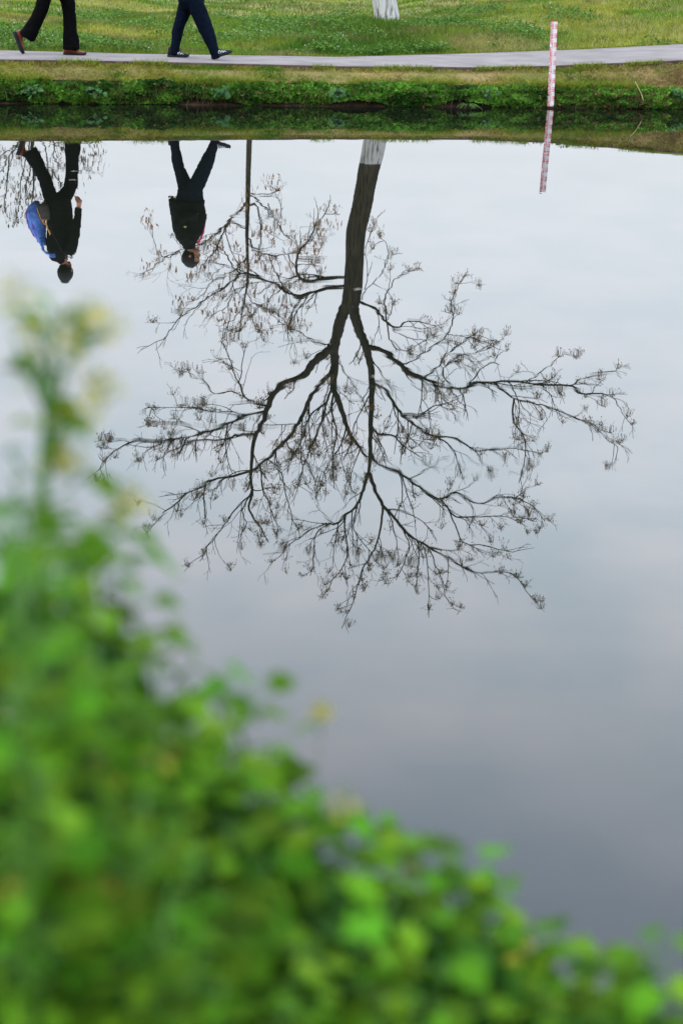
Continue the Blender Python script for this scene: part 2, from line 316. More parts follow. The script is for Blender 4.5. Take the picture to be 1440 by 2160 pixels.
# ------------------------------------------------------------------ grass and ground cover (stuff)
def vnoise(x, y, s, seed=0):
    r = np.random.default_rng(seed); g = r.random((64, 64)); x = np.asarray(x) * s + 500; y = np.asarray(y) * s + 500
    xi = np.floor(x).astype(int); yi = np.floor(y).astype(int); fx = x - xi; fy = y - yi; fx = fx * fx * (3 - 2 * fx); fy = fy * fy * (3 - 2 * fy)
    G = lambda a, b: g[a % 64, b % 64]
    return (G(xi, yi) * (1 - fx) + G(xi + 1, yi) * fx) * (1 - fy) + (G(xi, yi + 1) * (1 - fx) + G(xi + 1, yi + 1) * fx) * fy
def set_tint(me, cols, per):
    a = me.color_attributes.new('tint', 'FLOAT_COLOR', 'POINT')
    c = np.ones((len(me.vertices), 4), np.float32); c[:, :3] = np.repeat(cols, per, 0); a.data.foreach_set('color', c.ravel())
def blades(name, B, H, W, cols, lean=0.5, m='grass', flat=False):
    n = len(B); a = RNG.random(n) * 2 * math.pi; la = RNG.random(n) * 2 * math.pi; ln = (0.15 + RNG.random(n)) * lean * H
    u = np.stack([np.cos(a), np.sin(a), np.zeros(n)], -1) * W[:, None] / 2
    off = np.stack([np.cos(la) * ln, np.sin(la) * ln, np.zeros(n)], -1); up = np.zeros((n, 3)); up[:, 2] = H
    mid = B + up * 0.55 + off * 0.3; tip = B + up * np.where(flat, 0.8, 1.0) + off
    V = np.stack([B - u, B + u, mid - u * 0.8, mid + u * 0.8, tip], 1).reshape(-1, 3); i = np.arange(n)[:, None] * 5
    F = np.concatenate([i + [0, 1, 3], i + [0, 3, 2], i + [2, 3, 4]], 1).reshape(-1, 3)
    me = mesh(name, V, F); set_tint(me, cols, 5); return tag(link(name, me, M[m]), kind='stuff')
def leaves(name, P, size, cols, up=0.3, out=(0, -1, 0.3), m='leafy'):
    # small five-sided folded leaves: two quads each
    n = len(P); nrm = RNG.normal(size=(n, 3)) * 0.75 + np.array(out); nrm /= np.linalg.norm(nrm, axis=1)[:, None]
    t = np.cross(nrm, RNG.normal(size=(n, 3))); t /= np.linalg.norm(t, axis=1)[:, None]; s = np.cross(nrm, t)
    sz = size[:, None]
    V = np.stack([P - t * sz * .5, P + s * sz * .48 - t * sz * .12 + nrm * sz * .14, P + s * sz * .30 + t * sz * .36 + nrm * sz * .06, P + t * sz * .58,
                  P - s * sz * .30 + t * sz * .36 + nrm * sz * .06, P - s * sz * .48 - t * sz * .12 + nrm * sz * .14], 1).reshape(-1, 3)
    i = np.arange(n)[:, None] * 6; F = np.concatenate([i + [0, 1, 2, 3], i + [0, 3, 4, 5]], 1).reshape(-1, 4)
    me = mesh(name, V, F); set_tint(me, cols, 6); return tag(link(name, me, M[m]), kind='stuff')
def mixc(a, b, t): return np.array(a)[None] * (1 - t[:, None]) + np.array(b)[None] * t[:, None]
GREEN, YEL, DARK, STRAW, FRESH = (.100, .195, .016), (.275, .275, .040), (.020, .062, .008), (.34, .255, .10), (.085, .215, .020)
# mown, yellowing grass on the verge between cliff and path
n = 80000; x = RNG.uniform(-7, 8, n); t = RNG.random(n); y0 = Ysh(x) + .07; y1 = Yn(x) - 0.015; y = y0 + (y1 - y0) * t
z = np.interp(t, [0, .16, 1], [0, 0.035, 1]) ; z = CL - 0.005 + z * (Zn(x) - 0.05 - CL)
dry = np.clip(sstep(.42, .72, vnoise(x, y * 3, 1.6, 1)) * .8 + sstep(.5, .9, vnoise(x, y, 7, 2)) * .5 - sstep(.75, 1, t) * .35 - sstep(.15, 0, t) * .5 + sstep(2.2, 4, x) * .3, 0, 1)
c = mixc(YEL, STRAW, dry); g = sstep(.45, .75, vnoise(x, y * 2, 3.1, 3)) * (1 - dry); c = c * (1 - g[:, None]) + np.array(GREEN) * g[:, None]
c *= (RNG.uniform(.55, 1.2, n) * (.62 + .7 * vnoise(x, y, 13, 4)))[:, None]
blades('verge_grass', np.stack([x, y, z], -1), RNG.uniform(.022, .065, n) * (1 - .3 * dry), RNG.uniform(.005, .011, n), c, 1.5)
# tufts hanging over the cliff edge
n = 16000; x = RNG.uniform(-7, 8, n); keep = vnoise(x, x * 0, 2.3, 5) > .32; x = x[keep]; n = len(x); y = Ysh(x) + RNG.uniform(.02, .11, n); z = np.full(n, CL) + RNG.uniform(-.04, .02, n)
blades('cliff_edge_grass', np.stack([x, y, z], -1), RNG.uniform(.03, .11, n), RNG.uniform(.004, .008, n), mixc(GREEN, YEL, RNG.random(n)) * RNG.uniform(.7, 1.2, n)[:, None], 1.6)
# leafy creepers on the cliff
n = 60000; x = RNG.uniform(-7, 8, n); d = RNG.random(n)
hang = .44 + .90 * vnoise(x, x * 0, 1.7, 8) * (.6 + .7 * vnoise(x, x * 0, 6.1, 9))        # how far down the curtain hangs here
keep = ((1 - d) < hang * 1.25) & (vnoise(x, d * .5, 8.5, 13) + .45 * RNG.random(n) > .42); x = x[keep]; d = d[keep]; n = len(x)
bulge = vnoise(x, d * .3, 3.4, 10) * .7 + .5 * vnoise(x, d * .5, 9., 14)
top = CL + .008 + .075 * (vnoise(x, x * 0, 4.7, 11) * .6 + vnoise(x, x * 0, 11., 18) * .4 - .5)
y = Ysh(x) + .085 - .13 * bulge * np.sin(np.clip(d * 2.2 + .5, 0, math.pi)) - RNG.random(n) * .03; z = .012 + d * (top - .012)
tt = vnoise(x, d * .7, 3.3, 12) * .7 + .5 * vnoise(x, d * .7, 9.3, 15); c = mixc(DARK, FRESH, np.clip((tt - .38) * 2.2, 0, 1)) * RNG.uniform(.45, 1.4, n)[:, None]
c *= np.where(vnoise(x, d * .2, 1.1, 16) > .6, 1.25, .9)[:, None]
br = (RNG.random(n) < .05 + .22 * sstep(2.2, 2.8, x) * sstep(.35, .6, vnoise(x, d, 2.2, 17))); c[br] = np.array((.15, .10, .04)) * RNG.uniform(.5, 1.2, br.sum())[:, None]
leaves('bank_creepers', np.stack([x, y, z], -1), RNG.uniform(.014, .044, n) * (.8 + .5 * bulge), c)
# grass creeping over both edges of the path
n = 14000; x = RNG.uniform(-7, 8, n); far = RNG.random(n) < .6; keep = np.where(far, vnoise(x, x * 0, 3.1, 41) > .3, vnoise(x, x * 0, 2.6, 42) > .62); x = x[keep]; far = far[keep]; n = len(x)
y = np.where(far, Yf(x) + RNG.uniform(-.03, .06, n), Yn(x) + RNG.uniform(-.05, .012, n)); z = np.where(far, Zf(x), Zn(x)) - .03
blades('path_edge_grass', np.stack([x, y, z], -1), RNG.uniform(.035, .075, n), RNG.uniform(.005, .009, n), mixc(GREEN, YEL, RNG.random(n)) * RNG.uniform(.6, 1.2, n)[:, None], 1.3)
# long dry stems hanging down the cliff
n = 1500; x = RNG.uniform(-7, 8, n); y = Ysh(x) - RNG.uniform(-.03, .06, n); z = RNG.uniform(.0, .16, n)
blades('cliff_stems', np.stack([x, y, z], -1), RNG.uniform(.06, .16, n), RNG.uniform(.003, .005, n), mixc((.13, .09, .045), (.12, .14, .04), RNG.random(n)), 0.7)
# lawn, near zone
def lawn_cols(x, Y, n):
    gp = sstep(.42, .66, vnoise(x * .8, Y, .75, 21)); c = mixc(GREEN, YEL, np.clip(sstep(.35, .7, vnoise(x, Y * .6, .9, 22)) * .8 + .2 * RNG.random(n), 0, 1))
    lush = np.clip(gp * .8 * sstep(3.5, 1.5, x) + LUSH(x, Y), 0, 1); c = c * (1 - lush[:, None]) + np.array(FRESH) * (.72 - .22 * LUSH(x, Y)[:, None]) * lush[:, None]
    br = sstep(.55, .8, vnoise(x, Y, 1.3, 23)) * .6; c = c * (1 - br[:, None]) + np.array((.21, .16, .07)) * br[:, None]
    return c * (RNG.uniform(.6, 1.25, n) * (.66 + .62 * vnoise(x * 1.2, Y * .5, 5.0, 24)))[:, None], lush
def LUSH(x, Y):       # lush patch of long grass in front of the whitewashed tree
    return sstep(1.9, .6, np.abs(x - 0.15) / 1.0) * sstep(27.9, 26.8, Y) * sstep(21.5, 22.2, Y) * 0.9
n = 150000; x = RNG.uniform(-7.5, 8.5, n); Y = Yf(x) + RNG.random(n) ** 1.15 * 8.0
c, lush = lawn_cols(x, Y, n); lu = LUSH(x, Y)
blades('lawn_grass', np.stack([x, Y, Zlawn(x, Y) - .01], -1), RNG.uniform(.035, .075, n) * (1 + 2.0 * lu * RNG.random(n)), RNG.uniform(.006, .011, n), c, .9)
n = 110000; Y = 27 + RNG.random(n) * 25; x = RNG.uniform(-.34, .36, n) * Y; ok = Y > Yf(x) + 7.5; x = x[ok]; Y = Y[ok]; n = len(x)
c, lush = lawn_cols(x, Y, n)
blades('distant_lawn_grass', np.stack([x, Y, Zlawn(x, Y) - .01], -1), RNG.uniform(.04, .085, n), RNG.uniform(.010, .020, n), c, .9)
# clover patches and their white flowers
n = 90000; x = RNG.uniform(-7.5, 6.5, n); Y = Yf(x) + .05 + RNG.random(n) ** 1.2 * 7.5
pm = vnoise(x * .9, Y * .7, 1.1, 31) * .75 + vnoise(x, Y, 2.9, 32) * .4 - .06 + .05 * sstep(0.5, -1.5, x) - .2 * sstep(1.5, 3, x)
pm += .10 * LUSH(x, Y) * sstep(.2, .9, x)
keep = pm + .05 * RNG.normal(size=n) > .56; x = x[keep]; Y = Y[keep]; pm = pm[keep]; n = len(x)
hgt = np.clip((pm - .5) * .9, 0.015, .12) * (.3 + 1.3 * vnoise(x, Y * .6, 4.5, 35))
c = mixc((.045, .105, .016), (.125, .225, .04), np.clip(RNG.random(n) * .7 + .3 * vnoise(x, Y, 5, 33), 0, 1)) * RNG.uniform(.6, 1.3, n)[:, None]
leaves('clover', np.stack([x, Y, Zlawn(x, Y) + hgt * RNG.uniform(.4, 1, n)], -1), RNG.uniform(.018, .038, n), c, out=(0, -.2, 1.0))
k = RNG.choice(n, 420, replace=False); sx_, sy_ = x[k], Y[k]; fm = vnoise(sx_, sy_, 1.6, 34) > .55; sx_ = sx_[fm]; sy_ = sy_[fm]; k = k[fm]
sel = np.stack([sx_, sy_, Zlawn(sx_, sy_) + hgt[k] + .02], -1); mb = MB()
for p in sel:
    s = random.uniform(.006, .011); mb.add([p + np.array(v) * s for v in ((1, 0, 0), (0, 1, 0), (-1, 0, 0), (0, -1, 0), (0, 0, .9), (0, 0, -.7))], [(0, 1, 4), (1, 2, 4), (2, 3, 4), (3, 0, 4), (1, 0, 5), (2, 1, 5), (3, 2, 5), (0, 3, 5)])
tag(mb.build('clover_flowers', M['cloverflower']), kind='stuff')
# ------------------------------------------------------------------ trees
def rad(px, Y): return px / 2 * math.hypot(Y, 0) / F_PX
class Tree:
    def __init__(s, name, label, base, Y0):
        s.Y0 = Y0; s.root = empty(name, base, label, 'tree', 'bare trees on the far lawn'); s.tw = MB(); s.tips = []; s.base = np.array(base); s.limbs = []
    def limb(s, pts, w0, w1, dep=(0, 0), part='limb', mt='bark', wob=.006, nseg=4, sides=8):
        """pts: photo pixels of the mirror image; dep: depth offset at start and end (metres)"""
        k = len(pts); ds = np.linspace(dep[0], dep[1], k)
        P = catmull([mir(x, y, s.Y0 + d) for (x, y), d in zip(pts, ds)], nseg)
        J = RNG.normal(size=P.shape) * wob; J[0] = 0; P = P + J * (part != 'trunk')
        R = np.interp(np.linspace(0, 1, len(P)), [0, .45, 1], [rad(w0 * .86, s.Y0), rad((w0 * .55 + w1 * .45) * .78, s.Y0), rad(w1 * .75, s.Y0)])
        obj(part, *tube(P, R, sides), M[mt] if isinstance(mt, str) else mt, s.root); s.limbs.append((P, R)); return P
    def twig(s, p, d, L, r, depth, up=.25, cl=1.0, gnarl=.35):
        m = max(4, int(L / .11)); P = [p]; d = d / np.linalg.norm(d); st = L / m
        bend = RNG.normal(size=3) * .12
        for i in range(m):
            d = d + RNG.normal(size=3) * gnarl * .55 + bend + np.array([0, 0, up * .16]); d /= np.linalg.norm(d); P.append(P[-1] + d * st)
        P = np.array(P); R = np.linspace(r, max(r * .45, .0030), len(P)); s.tw.add(*tube(P, R, 4 if r < .012 else 5, False))
        if depth > 0:
            nb_ = max(1, int(L / .29 + random.random()))
            for q in range(nb_):
                i = random.randint(max(1, int(m * .2)), m - 1); t = P[i] - P[i - 1]; t /= np.linalg.norm(t)
                ax = RNG.normal(size=3); ax -= t * (ax @ t); ax /= np.linalg.norm(ax); a = random.uniform(.4, .85)
                s.twig(P[i], t * math.cos(a) + ax * math.sin(a) + np.array([0, 0, .15 * up]), L * random.uniform(.35, .62), R[i] * .72, depth - 1, up, cl, gnarl)
        if random.random() < (cl if depth == 0 else cl * 2 if depth == 1 else cl * 4.5): s.tips.append((P[-2 if m < 6 else -3], d.copy(), L))
    def sprout(s, P, R, step, L0, f0=.25, depth=1, up=.25, cl=1., outw=.5, gnarl=.35, zspread=1.0):
        seg = np.linalg.norm(np.diff(P, axis=0), axis=1); tot = seg.sum(); cum = np.concatenate([[0], np.cumsum(seg)]); x = tot * f0 + random.random() * step
        while x < tot:
            i = min(np.searchsorted(cum, x), len(P) - 1); t = P[i] - P[i - 1]; t /= np.linalg.norm(t) + 1e-9
            ax = RNG.normal(size=3) * np.array([1, zspread, 1]); ax -= t * (ax @ t); ax /= np.linalg.norm(ax); a = random.uniform(.4, .95)
            o_ = P[i] - np.array([s.base[0], s.base[1], P[i][2] - .4]); o_ /= np.linalg.norm(o_) + 1e-9
            d = t * math.cos(a) + ax * math.sin(a) + o_ * .25 * outw
            L = L0 * random.uniform(.45, 1.3) * (1.15 - .65 * x / tot)
            s.twig(P[i], d, L, min(max(R[i] * .42, .0062), .013), depth, up, cl, gnarl)
            x += step * random.uniform(.5, 1.5)
        e = P[-1] - P[-2]; s.tips.append((P[-max(2, len(P) // 12 + 1)], e / np.linalg.norm(e), .6))
    def finish(s, twmat='bark', clmat='drupe', cl=None, name='fruit_clusters'):
        tag(s.tw.build('twigs', M[twmat], s.root), kind='stuff'); mb = MB()
        for p, d, L in s.tips: cl(mb, np.array(p), d)
        tag(mb.build(name, M[clmat], s.root), kind='stuff')
OCT = [(1, 0, 0), (0, 1, 0), (-1, 0, 0), (0, -1, 0), (0, 0, 1), (0, 0, -1)]; OCF = [(0, 1, 4), (1, 2, 4), (2, 3, 4), (3, 0, 4), (1, 0, 5), (2, 1, 5), (3, 2, 5), (0, 3, 5)]
def fruit_cluster(mb, p, d, nmin=9, nmax=20, size=1.15):
    for q in range(random.randint(nmin, nmax)):
        a = random.uniform(0, 6.28); l = random.uniform(.06, .17) * size; v = np.array([math.cos(a) * random.uniform(.15, .75), math.sin(a) * random.uniform(.15, .75), -random.uniform(.1, 1.0)])
        m1 = p + v * l * .6 + np.array([0, 0, .02]); e = p + v * l
        mb.add(*tube([p, m1, e], [.0028, .0022, .0022], 3, False))
        for h in range(random.randint(1, 2)):
            s_ = random.uniform(.006, .010) * size; c = e + RNG.normal(size=3) * .018
            mb.add([c + np.array(v_) * s_ * np.array([.85, .85, 1.3]) for v_ in OCT], OCF)
def leaf_cluster(n0, n1, sp, ls, droop=1.0):
    def f(mb, p, d):
        for q in range(random.randint(n0, n1)):
            c = p + RNG.normal(size=3) * sp + np.array([0, 0, -.06 * droop]); l = ls * random.uniform(.6, 1.3); w_ = l * random.uniform(.09, .17)
            a = random.uniform(0, 6.28); t = np.array([math.cos(a) * .4, math.sin(a) * .4, -1.0 * droop + random.uniform(-.3, .5)]); t /= np.linalg.norm(t)
            u_ = np.cross(t, RNG.normal(size=3)); u_ /= np.linalg.norm(u_); b = np.cross(t, u_)
            mb.add([c, c + t * l * .5 + u_ * w_, c + t * l, c + t * l * .5 - u_ * w_, c + t * l * .5 + b * w_ * .35], [(0, 1, 4), (1, 2, 4), (2, 3, 4), (3, 0, 4)])
    return f
# --- main tree
TY = 28.0
base = at_y(814, 46, TY); base[2] = float(Zlawn(base[0], base[1])) - .03
T = Tree('whitewashed_tree', 'large bare tree with whitewashed trunk base on the lawn behind the path', base, TY)
wz = mir(782, 343, TY)[2]
tr = [(base[0] + .02, TY, base[2] - .1), (base[0], TY, base[2] + .12)] + [tuple(mir(x, y, TY)) for x, y in ((791, 297), (780, 345), (770, 400), (760, 452), (750, 500), (747, 560), (743, 611), (737, 650))]
tp = catmull(tr, 6); zz = tp[:, 2] - base[2]
tw_ = np.interp(zz, [-.1, .0, .18, .5, 1.3, 2.5, 3.4, 4.2], [64, 58, 50, 47, 42, 39, 38, 39]); trR = tw_ / 2 * TY / F_PX
V, Fc = tube(tp, trR, 28); V = np.array(V)
ctr = np.repeat(tp, 28, 0)[:len(V)]; aa = np.arctan2(V[:, 1] - ctr[:, 1], V[:, 0] - ctr[:, 0])
V = ctr + (V - ctr) * (1 + .035 * np.sin(aa * 7 + V[:, 2] * 2) + .03 * np.sin(aa * 11 - V[:, 2] * 3.1) + .02 * np.sin(V[:, 2] * 9 + aa * 3))[:, None]
obj('trunk', V, Fc, bark_mat('whitewashed_bark', wz), T.root)
for kx, ky, kr in ((734, 493, 9), (790, 400, 6)):                     # a burr on the trunk
    pass
A1 = T.limb([(732, 640), (712, 689), (705, 730), (690, 739), (659, 766), (639, 793), (597, 813), (573, 840), (562, 867), (554, 894), (538, 918), (531, 953), (529, 996), (531, 1042), (526, 1073), (550, 1112), (564, 1147)], 26, 3, (0, -.6), sides=10)
limbs = [
 # pixels, start width, end width, depth offsets, twig step, twig length
 ([(735, 640), (716, 685), (706, 730), (706, 778), (703, 817), (720, 862), (731, 900), (750, 934), (773, 962)], 30, 6, (0, .5), .32, .8),
 ([(562, 867), (511, 883), (480, 898), (433, 912), (416, 916), (375, 929), (336, 933), (293, 929), (262, 937), (239, 953), (223, 968), (208, 990)], 9, 2, (-.3, -.9), .26, .75),
 ([(541, 915), (503, 917), (470, 928), (402, 934), (356, 953), (328, 972)], 7, 2, (-.35, .6), .3, .7),
 ([(561, 854), (538, 850), (517, 842), (507, 817), (492, 786), (482, 747), (464, 716)], 6, 2, (-.2, -1.1), .34, .6),
 ([(517, 842), (505, 810), (509, 789), (511, 758), (521, 723)], 4, 2, (-.4, .2), .4, .5),
 ([(517, 842), (488, 824), (453, 830), (425, 800), (406, 797), (394, 774)], 4, 2, (-.4, -.2), .34, .55),
 ([(552, 872), (511, 878), (488, 869), (449, 871), (415, 862), (379, 863), (328, 865), (305, 868)], 6, 2, (-.2, .8), .28, .6),
 ([(425, 914), (394, 898), (367, 894), (328, 893), (309, 895)], 4, 2, (-.6, -1.2), .32, .5),
 ([(699, 783), (684, 803), (659, 832), (639, 875), (616, 914), (589, 941), (562, 968), (534, 992), (496, 1003), (449, 1015), (418, 1027), (391, 1042), (371, 1064), (344, 1081), (328, 1104), (307, 1130)], 13, 2, (0, .9), .28, .75),
 ([(562, 968), (580, 985), (593, 1000), (601, 1038), (612, 1077), (632, 1132)], 5, 2, (.3, .9), .36, .6),
 ([(533, 1025), (523, 1050), (496, 1073), (472, 1108), (457, 1132), (437, 1155), (422, 1184)], 5, 2, (-.5, -1.0), .34, .6),
 ([(455, 1014), (433, 1023), (431, 1058), (433, 1093), (428, 1110)], 4, 2, (.7, .5), .4, .5),
 ([(550, 990), (554, 1034), (570, 1070), (585, 1108), (583, 1132)], 4, 2, (.4, 1.1), .36, .55),
 ([(530, 1040), (512, 1075), (520, 1105), (508, 1130)], 4, 2, (-.5, -.2), .34, .5),
 # right-hand leader
 ([(737, 640), (746, 660), (756, 692), (771, 727), (780, 764), (784, 812), (782, 878), (780, 948), (778, 1002)], 30, 9, (0, -.3), .45, .7),
 ([(774, 730), (806, 738), (835, 760), (858, 783), (896, 800), (924, 812), (967, 821), (1000, 810), (1038, 807), (1080, 802), (1132, 812), (1198, 814), (1226, 826), (1269, 826), (1293, 840), (1309, 866)], 16, 2, (-.1, -1.2), .28, .8),
 ([(1038, 807), (1066, 826), (1085, 842), (1132, 852), (1179, 868), (1241, 892), (1274, 920), (1302, 946)], 6, 2, (-.7, .4), .28, .6),
 ([(1083, 842), (1080, 878), (1090, 901), (1106, 923), (1106, 967), (1094, 1019)], 5, 2, (-.6, -1.3), .36, .55),
 ([(1203, 814), (1236, 793), (1293, 786), (1300, 775)], 3, 2, (-.9, -.7), .4, .4),
 ([(1108, 806), (1150, 778), (1190, 745)], 3, 1.6, (-.8, -.1), .36, .45),
 ([(967, 821), (943, 806), (934, 780), (960, 757), (1000, 745), (1040, 730)], 4, 2, (-.6, .5), .26, .65),
 ([(891, 798), (924, 774), (938, 750), (975, 722), (1005, 700)], 5, 2, (-.4, -1.4), .26, .65),
 ([(839, 768), (863, 764), (905, 736), (943, 703), (955, 668), (950, 640), (968, 600), (985, 570)], 4, 2, (-.2, .9), .30, .6),
 ([(943, 703), (985, 712), (1020, 720), (1050, 735)], 3, 2, (.5, 1.2), .3, .5),
 ([(787, 807), (816, 830), (835, 859), (853, 878), (887, 906), (920, 920), (962, 925), (1000, 946), (1038, 946), (1085, 944), (1140, 955)], 9, 2, (-.2, .8), .28, .7),
 ([(849, 873), (887, 873), (915, 857), (962, 840), (985, 826)], 5, 2, (0, -.8), .3, .6),
 ([(920, 920), (950, 940), (962, 965), (970, 1000)], 4, 2, (.3, 0), .34, .5),
 ([(1000, 946), (1020, 975), (1040, 1003)], 3, 1.8, (.5, .4), .4, .4),
 ([(782, 900), (800, 915), (830, 918), (850, 940), (880, 960), (905, 985)], 7, 2, (-.2, .9), .24, .65),
 ([(782, 960), (806, 986), (839, 1000), (868, 1019), (896, 1038), (924, 1050), (962, 1043), (1009, 1060), (1047, 1050), (1085, 1052), (1113, 1062), (1149, 1100)], 9, 2, (-.2, -.9), .28, .7),
 ([(929, 1052), (953, 1085), (981, 1090), (1009, 1090), (1052, 1088), (1080, 1095), (1113, 1114)], 5, 2, (-.5, .3), .3, .55),
 ([(948, 1081), (962, 1119), (981, 1147), (1020, 1150), (1080, 1165)], 4, 2, (-.4, -1.0), .3, .5),
 ([(1085, 1052), (1109, 1034), (1142, 1019)], 3, 1.8, (-.8, -.9), .4, .4),
 ([(778, 1000), (766, 1029), (754, 1062), (731, 1085), (707, 1100), (686, 1101), (659, 1116), (628, 1136), (605, 1155), (573, 1186)], 9, 2, (-.3, .6), .28, .7),
 ([(729, 1087), (726, 1114), (733, 1161), (721, 1199), (698, 1227)], 5, 2, (0, -.9), .32, .55),
 ([(754, 1062), (745, 1114), (769, 1152), (800, 1190)], 4, 2, (-.1, .8), .32, .55),
 ([(690, 1101), (665, 1130), (662, 1170), (655, 1215)], 4, 2, (.3, -.3), .34, .5),
 ([(778, 1000), (792, 1034), (806, 1067), (825, 1085), (849, 1114), (882, 1142), (924, 1166), (962, 1189), (1005, 1208), (1047, 1206), (1080, 1211), (1118, 1258)], 10, 2, (-.3, -.5), .28, .7),
 ([(806, 1071), (802, 1109), (792, 1152), (769, 1189), (754, 1232), (743, 1274), (721, 1326)], 6, 2, (-.3, .3), .32, .6),
 ([(849, 1114), (863, 1152), (850, 1190), (835, 1225)], 4, 2, (-.4, -1.1), .32, .5),
 ([(882, 1145), (882, 1185), (878, 1230)], 4, 2, (-.4, .6), .34, .5),
 ([(905, 1158), (915, 1185), (929, 1218), (939, 1255), (957, 1288)], 4, 2, (-.4, .2), .34, .5),
 ([(895, 1155), (902, 1205), (904, 1255), (903, 1303)], 3, 1.8, (-.4, -.9), .36, .45),
 # dense middle of the crown
 ([(700, 820), (690, 848), (680, 885), (660, 930), (640, 985), (625, 1040)], 7, 2, (.1, 1.2), .22, .7),
 ([(704, 822), (700, 870), (710, 915), (700, 970), (705, 1030)], 6, 2, (0, -1.1), .22, .7),
 ([(731, 900), (715, 945), (690, 985), (670, 1040)], 5, 2, (.2, -.6), .24, .6),
 ([(690, 850), (655, 875), (635, 930), (600, 990)], 5, 2, (.1, -.9), .24, .6),
 ([(760, 945), (745, 985), (735, 1030)], 4, 2, (.4, 1.2), .26, .6),
 ([(783, 830), (760, 870), (745, 900), (740, 935)], 4, 2, (-.2, -1.0), .26, .6),
 # low limbs left and right of the trunk
 ([(741, 583), (689, 586), (655, 590), (632, 584), (624, 555), (629, 534), (637, 521), (655, 500), (667, 474), (685, 452), (695, 431)], 9, 2, (0, -.7), .34, .6),
 ([(739, 603), (689, 609), (659, 620), (633, 629), (611, 622), (594, 609), (577, 596), (538, 581), (508, 577), (482, 599), (452, 620), (422, 642), (383, 667), (345, 715)], 12, 2, (0, -1.2), .30, .75),
 ([(508, 577), (487, 555), (474, 530), (450, 512)], 4, 2, (-.8, -.4), .34, .55),
 ([(594, 609), (560, 640), (530, 665), (505, 700)], 3, 1.8, (-.6, .2), .36, .5),
 ([(697, 725), (655, 715), (633, 698), (599, 685), (564, 655)], 4, 1.8, (.1, .9), .3, .6),
 ([(758, 637), (792, 656), (816, 682), (839, 691), (854, 679), (882, 677), (920, 690)], 8, 2.5, (0, .4), .34, .6),
 ([(815, 682), (811, 632), (825, 604), (835, 583), (875, 570)], 4, 2, (.2, -.3), .4, .5),
 ([(816, 682), (821, 712), (839, 734), (872, 731), (910, 705)], 4, 2, (.2, .9), .3, .55),
 ([(763, 632), (773, 610), (800, 580), (818, 545), (815, 515), (795, 495)], 2.5, 1.6, (-.1, -.3), .5, .4),
 ([(768, 612), (775, 580), (772, 520), (796, 460)], 2.5, 1.5, (-.1, .2), .6, .35),
]
T.sprout(A1, np.linspace(.1, .012, len(A1)), .36, .7, .3, 1)
for pts, w0, w1, dep, step, tl in limbs:
    P = T.limb(pts, w0, w1, dep, sides=8 if w0 > 6 else 6, wob=.0045)
    T.sprout(P, np.linspace(rad(w0, TY), rad(w1, TY), len(P)), step * .58, tl * 1.12, .12, 2, up=.55, cl=.075, gnarl=.15)
T.finish(cl=fruit_cluster)
# --- slender tree behind
Y2 = 46.0
b2 = mir(525, 297, Y2); b2[2] = float(Zlawn(b2[0], Y2)) - .05
T2 = Tree('slender_tree', 'slender straight tree with russet seed clusters, mirrored between walker and big trunk', b2, Y2)
P = catmull([(b2[0] + .1, Y2, b2[2])] + [tuple(mir(x, y, Y2)) for x, y in ((526, 297), (524, 350), (523, 409), (521, 487), (523, 577), (519, 616), (511, 660), (504, 712))], 5)
R = np.interp(P[:, 2], [0, 2.4, 4.5, 6.5, 8.6], [.085, .078, .065, .035, .012]); obj('trunk', *tube(P, R, 12), M['bark'], T2.root); T2.sprout(P, R, .45, .9, .62, 1)
for pts, w0, dep in [
 ([(527, 411), (556, 435), (581, 465), (599, 495), (640, 520)], 5, (0, -1)), ([(524, 430), (543, 439), (549, 495), (547, 538), (564, 573)], 5, (0, .5)),
 ([(521, 426), (482, 469), (439, 504), (405, 522), (366, 534), (323, 564), (295, 581)], 6, (0, -.6)), ([(521, 482), (487, 470), (478, 500), (500, 550), (520, 578)], 4, (0, -1.2)),
 ([(480, 472), (460, 520), (440, 545), (420, 570), (400, 590)], 4, (-.3, .6)), ([(535, 415), (565, 412), (582, 400), (570, 388)], 3, (0, .9)), ([(565, 430), (585, 470), (592, 440), (575, 395)], 3, (0, 1)),
 ([(521, 500), (545, 530), (580, 540), (620, 530), (660, 500), (680, 470)], 5, (0, 1.0)), ([(522, 540), (490, 570), (450, 590), (425, 625), (390, 645)], 4, (0, -.3)), ([(521, 560), (560, 590), (600, 595), (650, 560), (690, 500)], 4, (0, -.9)),
 ([(519, 600), (490, 630), (460, 660), (430, 670)], 3, (0, .4)), ([(517, 620), (550, 650), (590, 665), (620, 700)], 3, (0, -.6)), ([(512, 650), (480, 690), (470, 720)], 3, (0, .2)), ([(514, 640), (540, 690), (560, 720)], 3, (0, .5)),
 ([(380, 530), (350, 545), (330, 520), (318, 470)], 2.5, (-.5, -.8))]:
    P = T2.limb(pts, w0, 1.8, dep, sides=6, wob=.02); T2.sprout(P, np.linspace(rad(w0, Y2), rad(1.8, Y2), len(P)), .26, .9, .12, 2, up=.1, cl=.075)
T2.finish(clmat='orangeleaf', cl=leaf_cluster(5, 11, .08, .15), name='russet_leaflets')
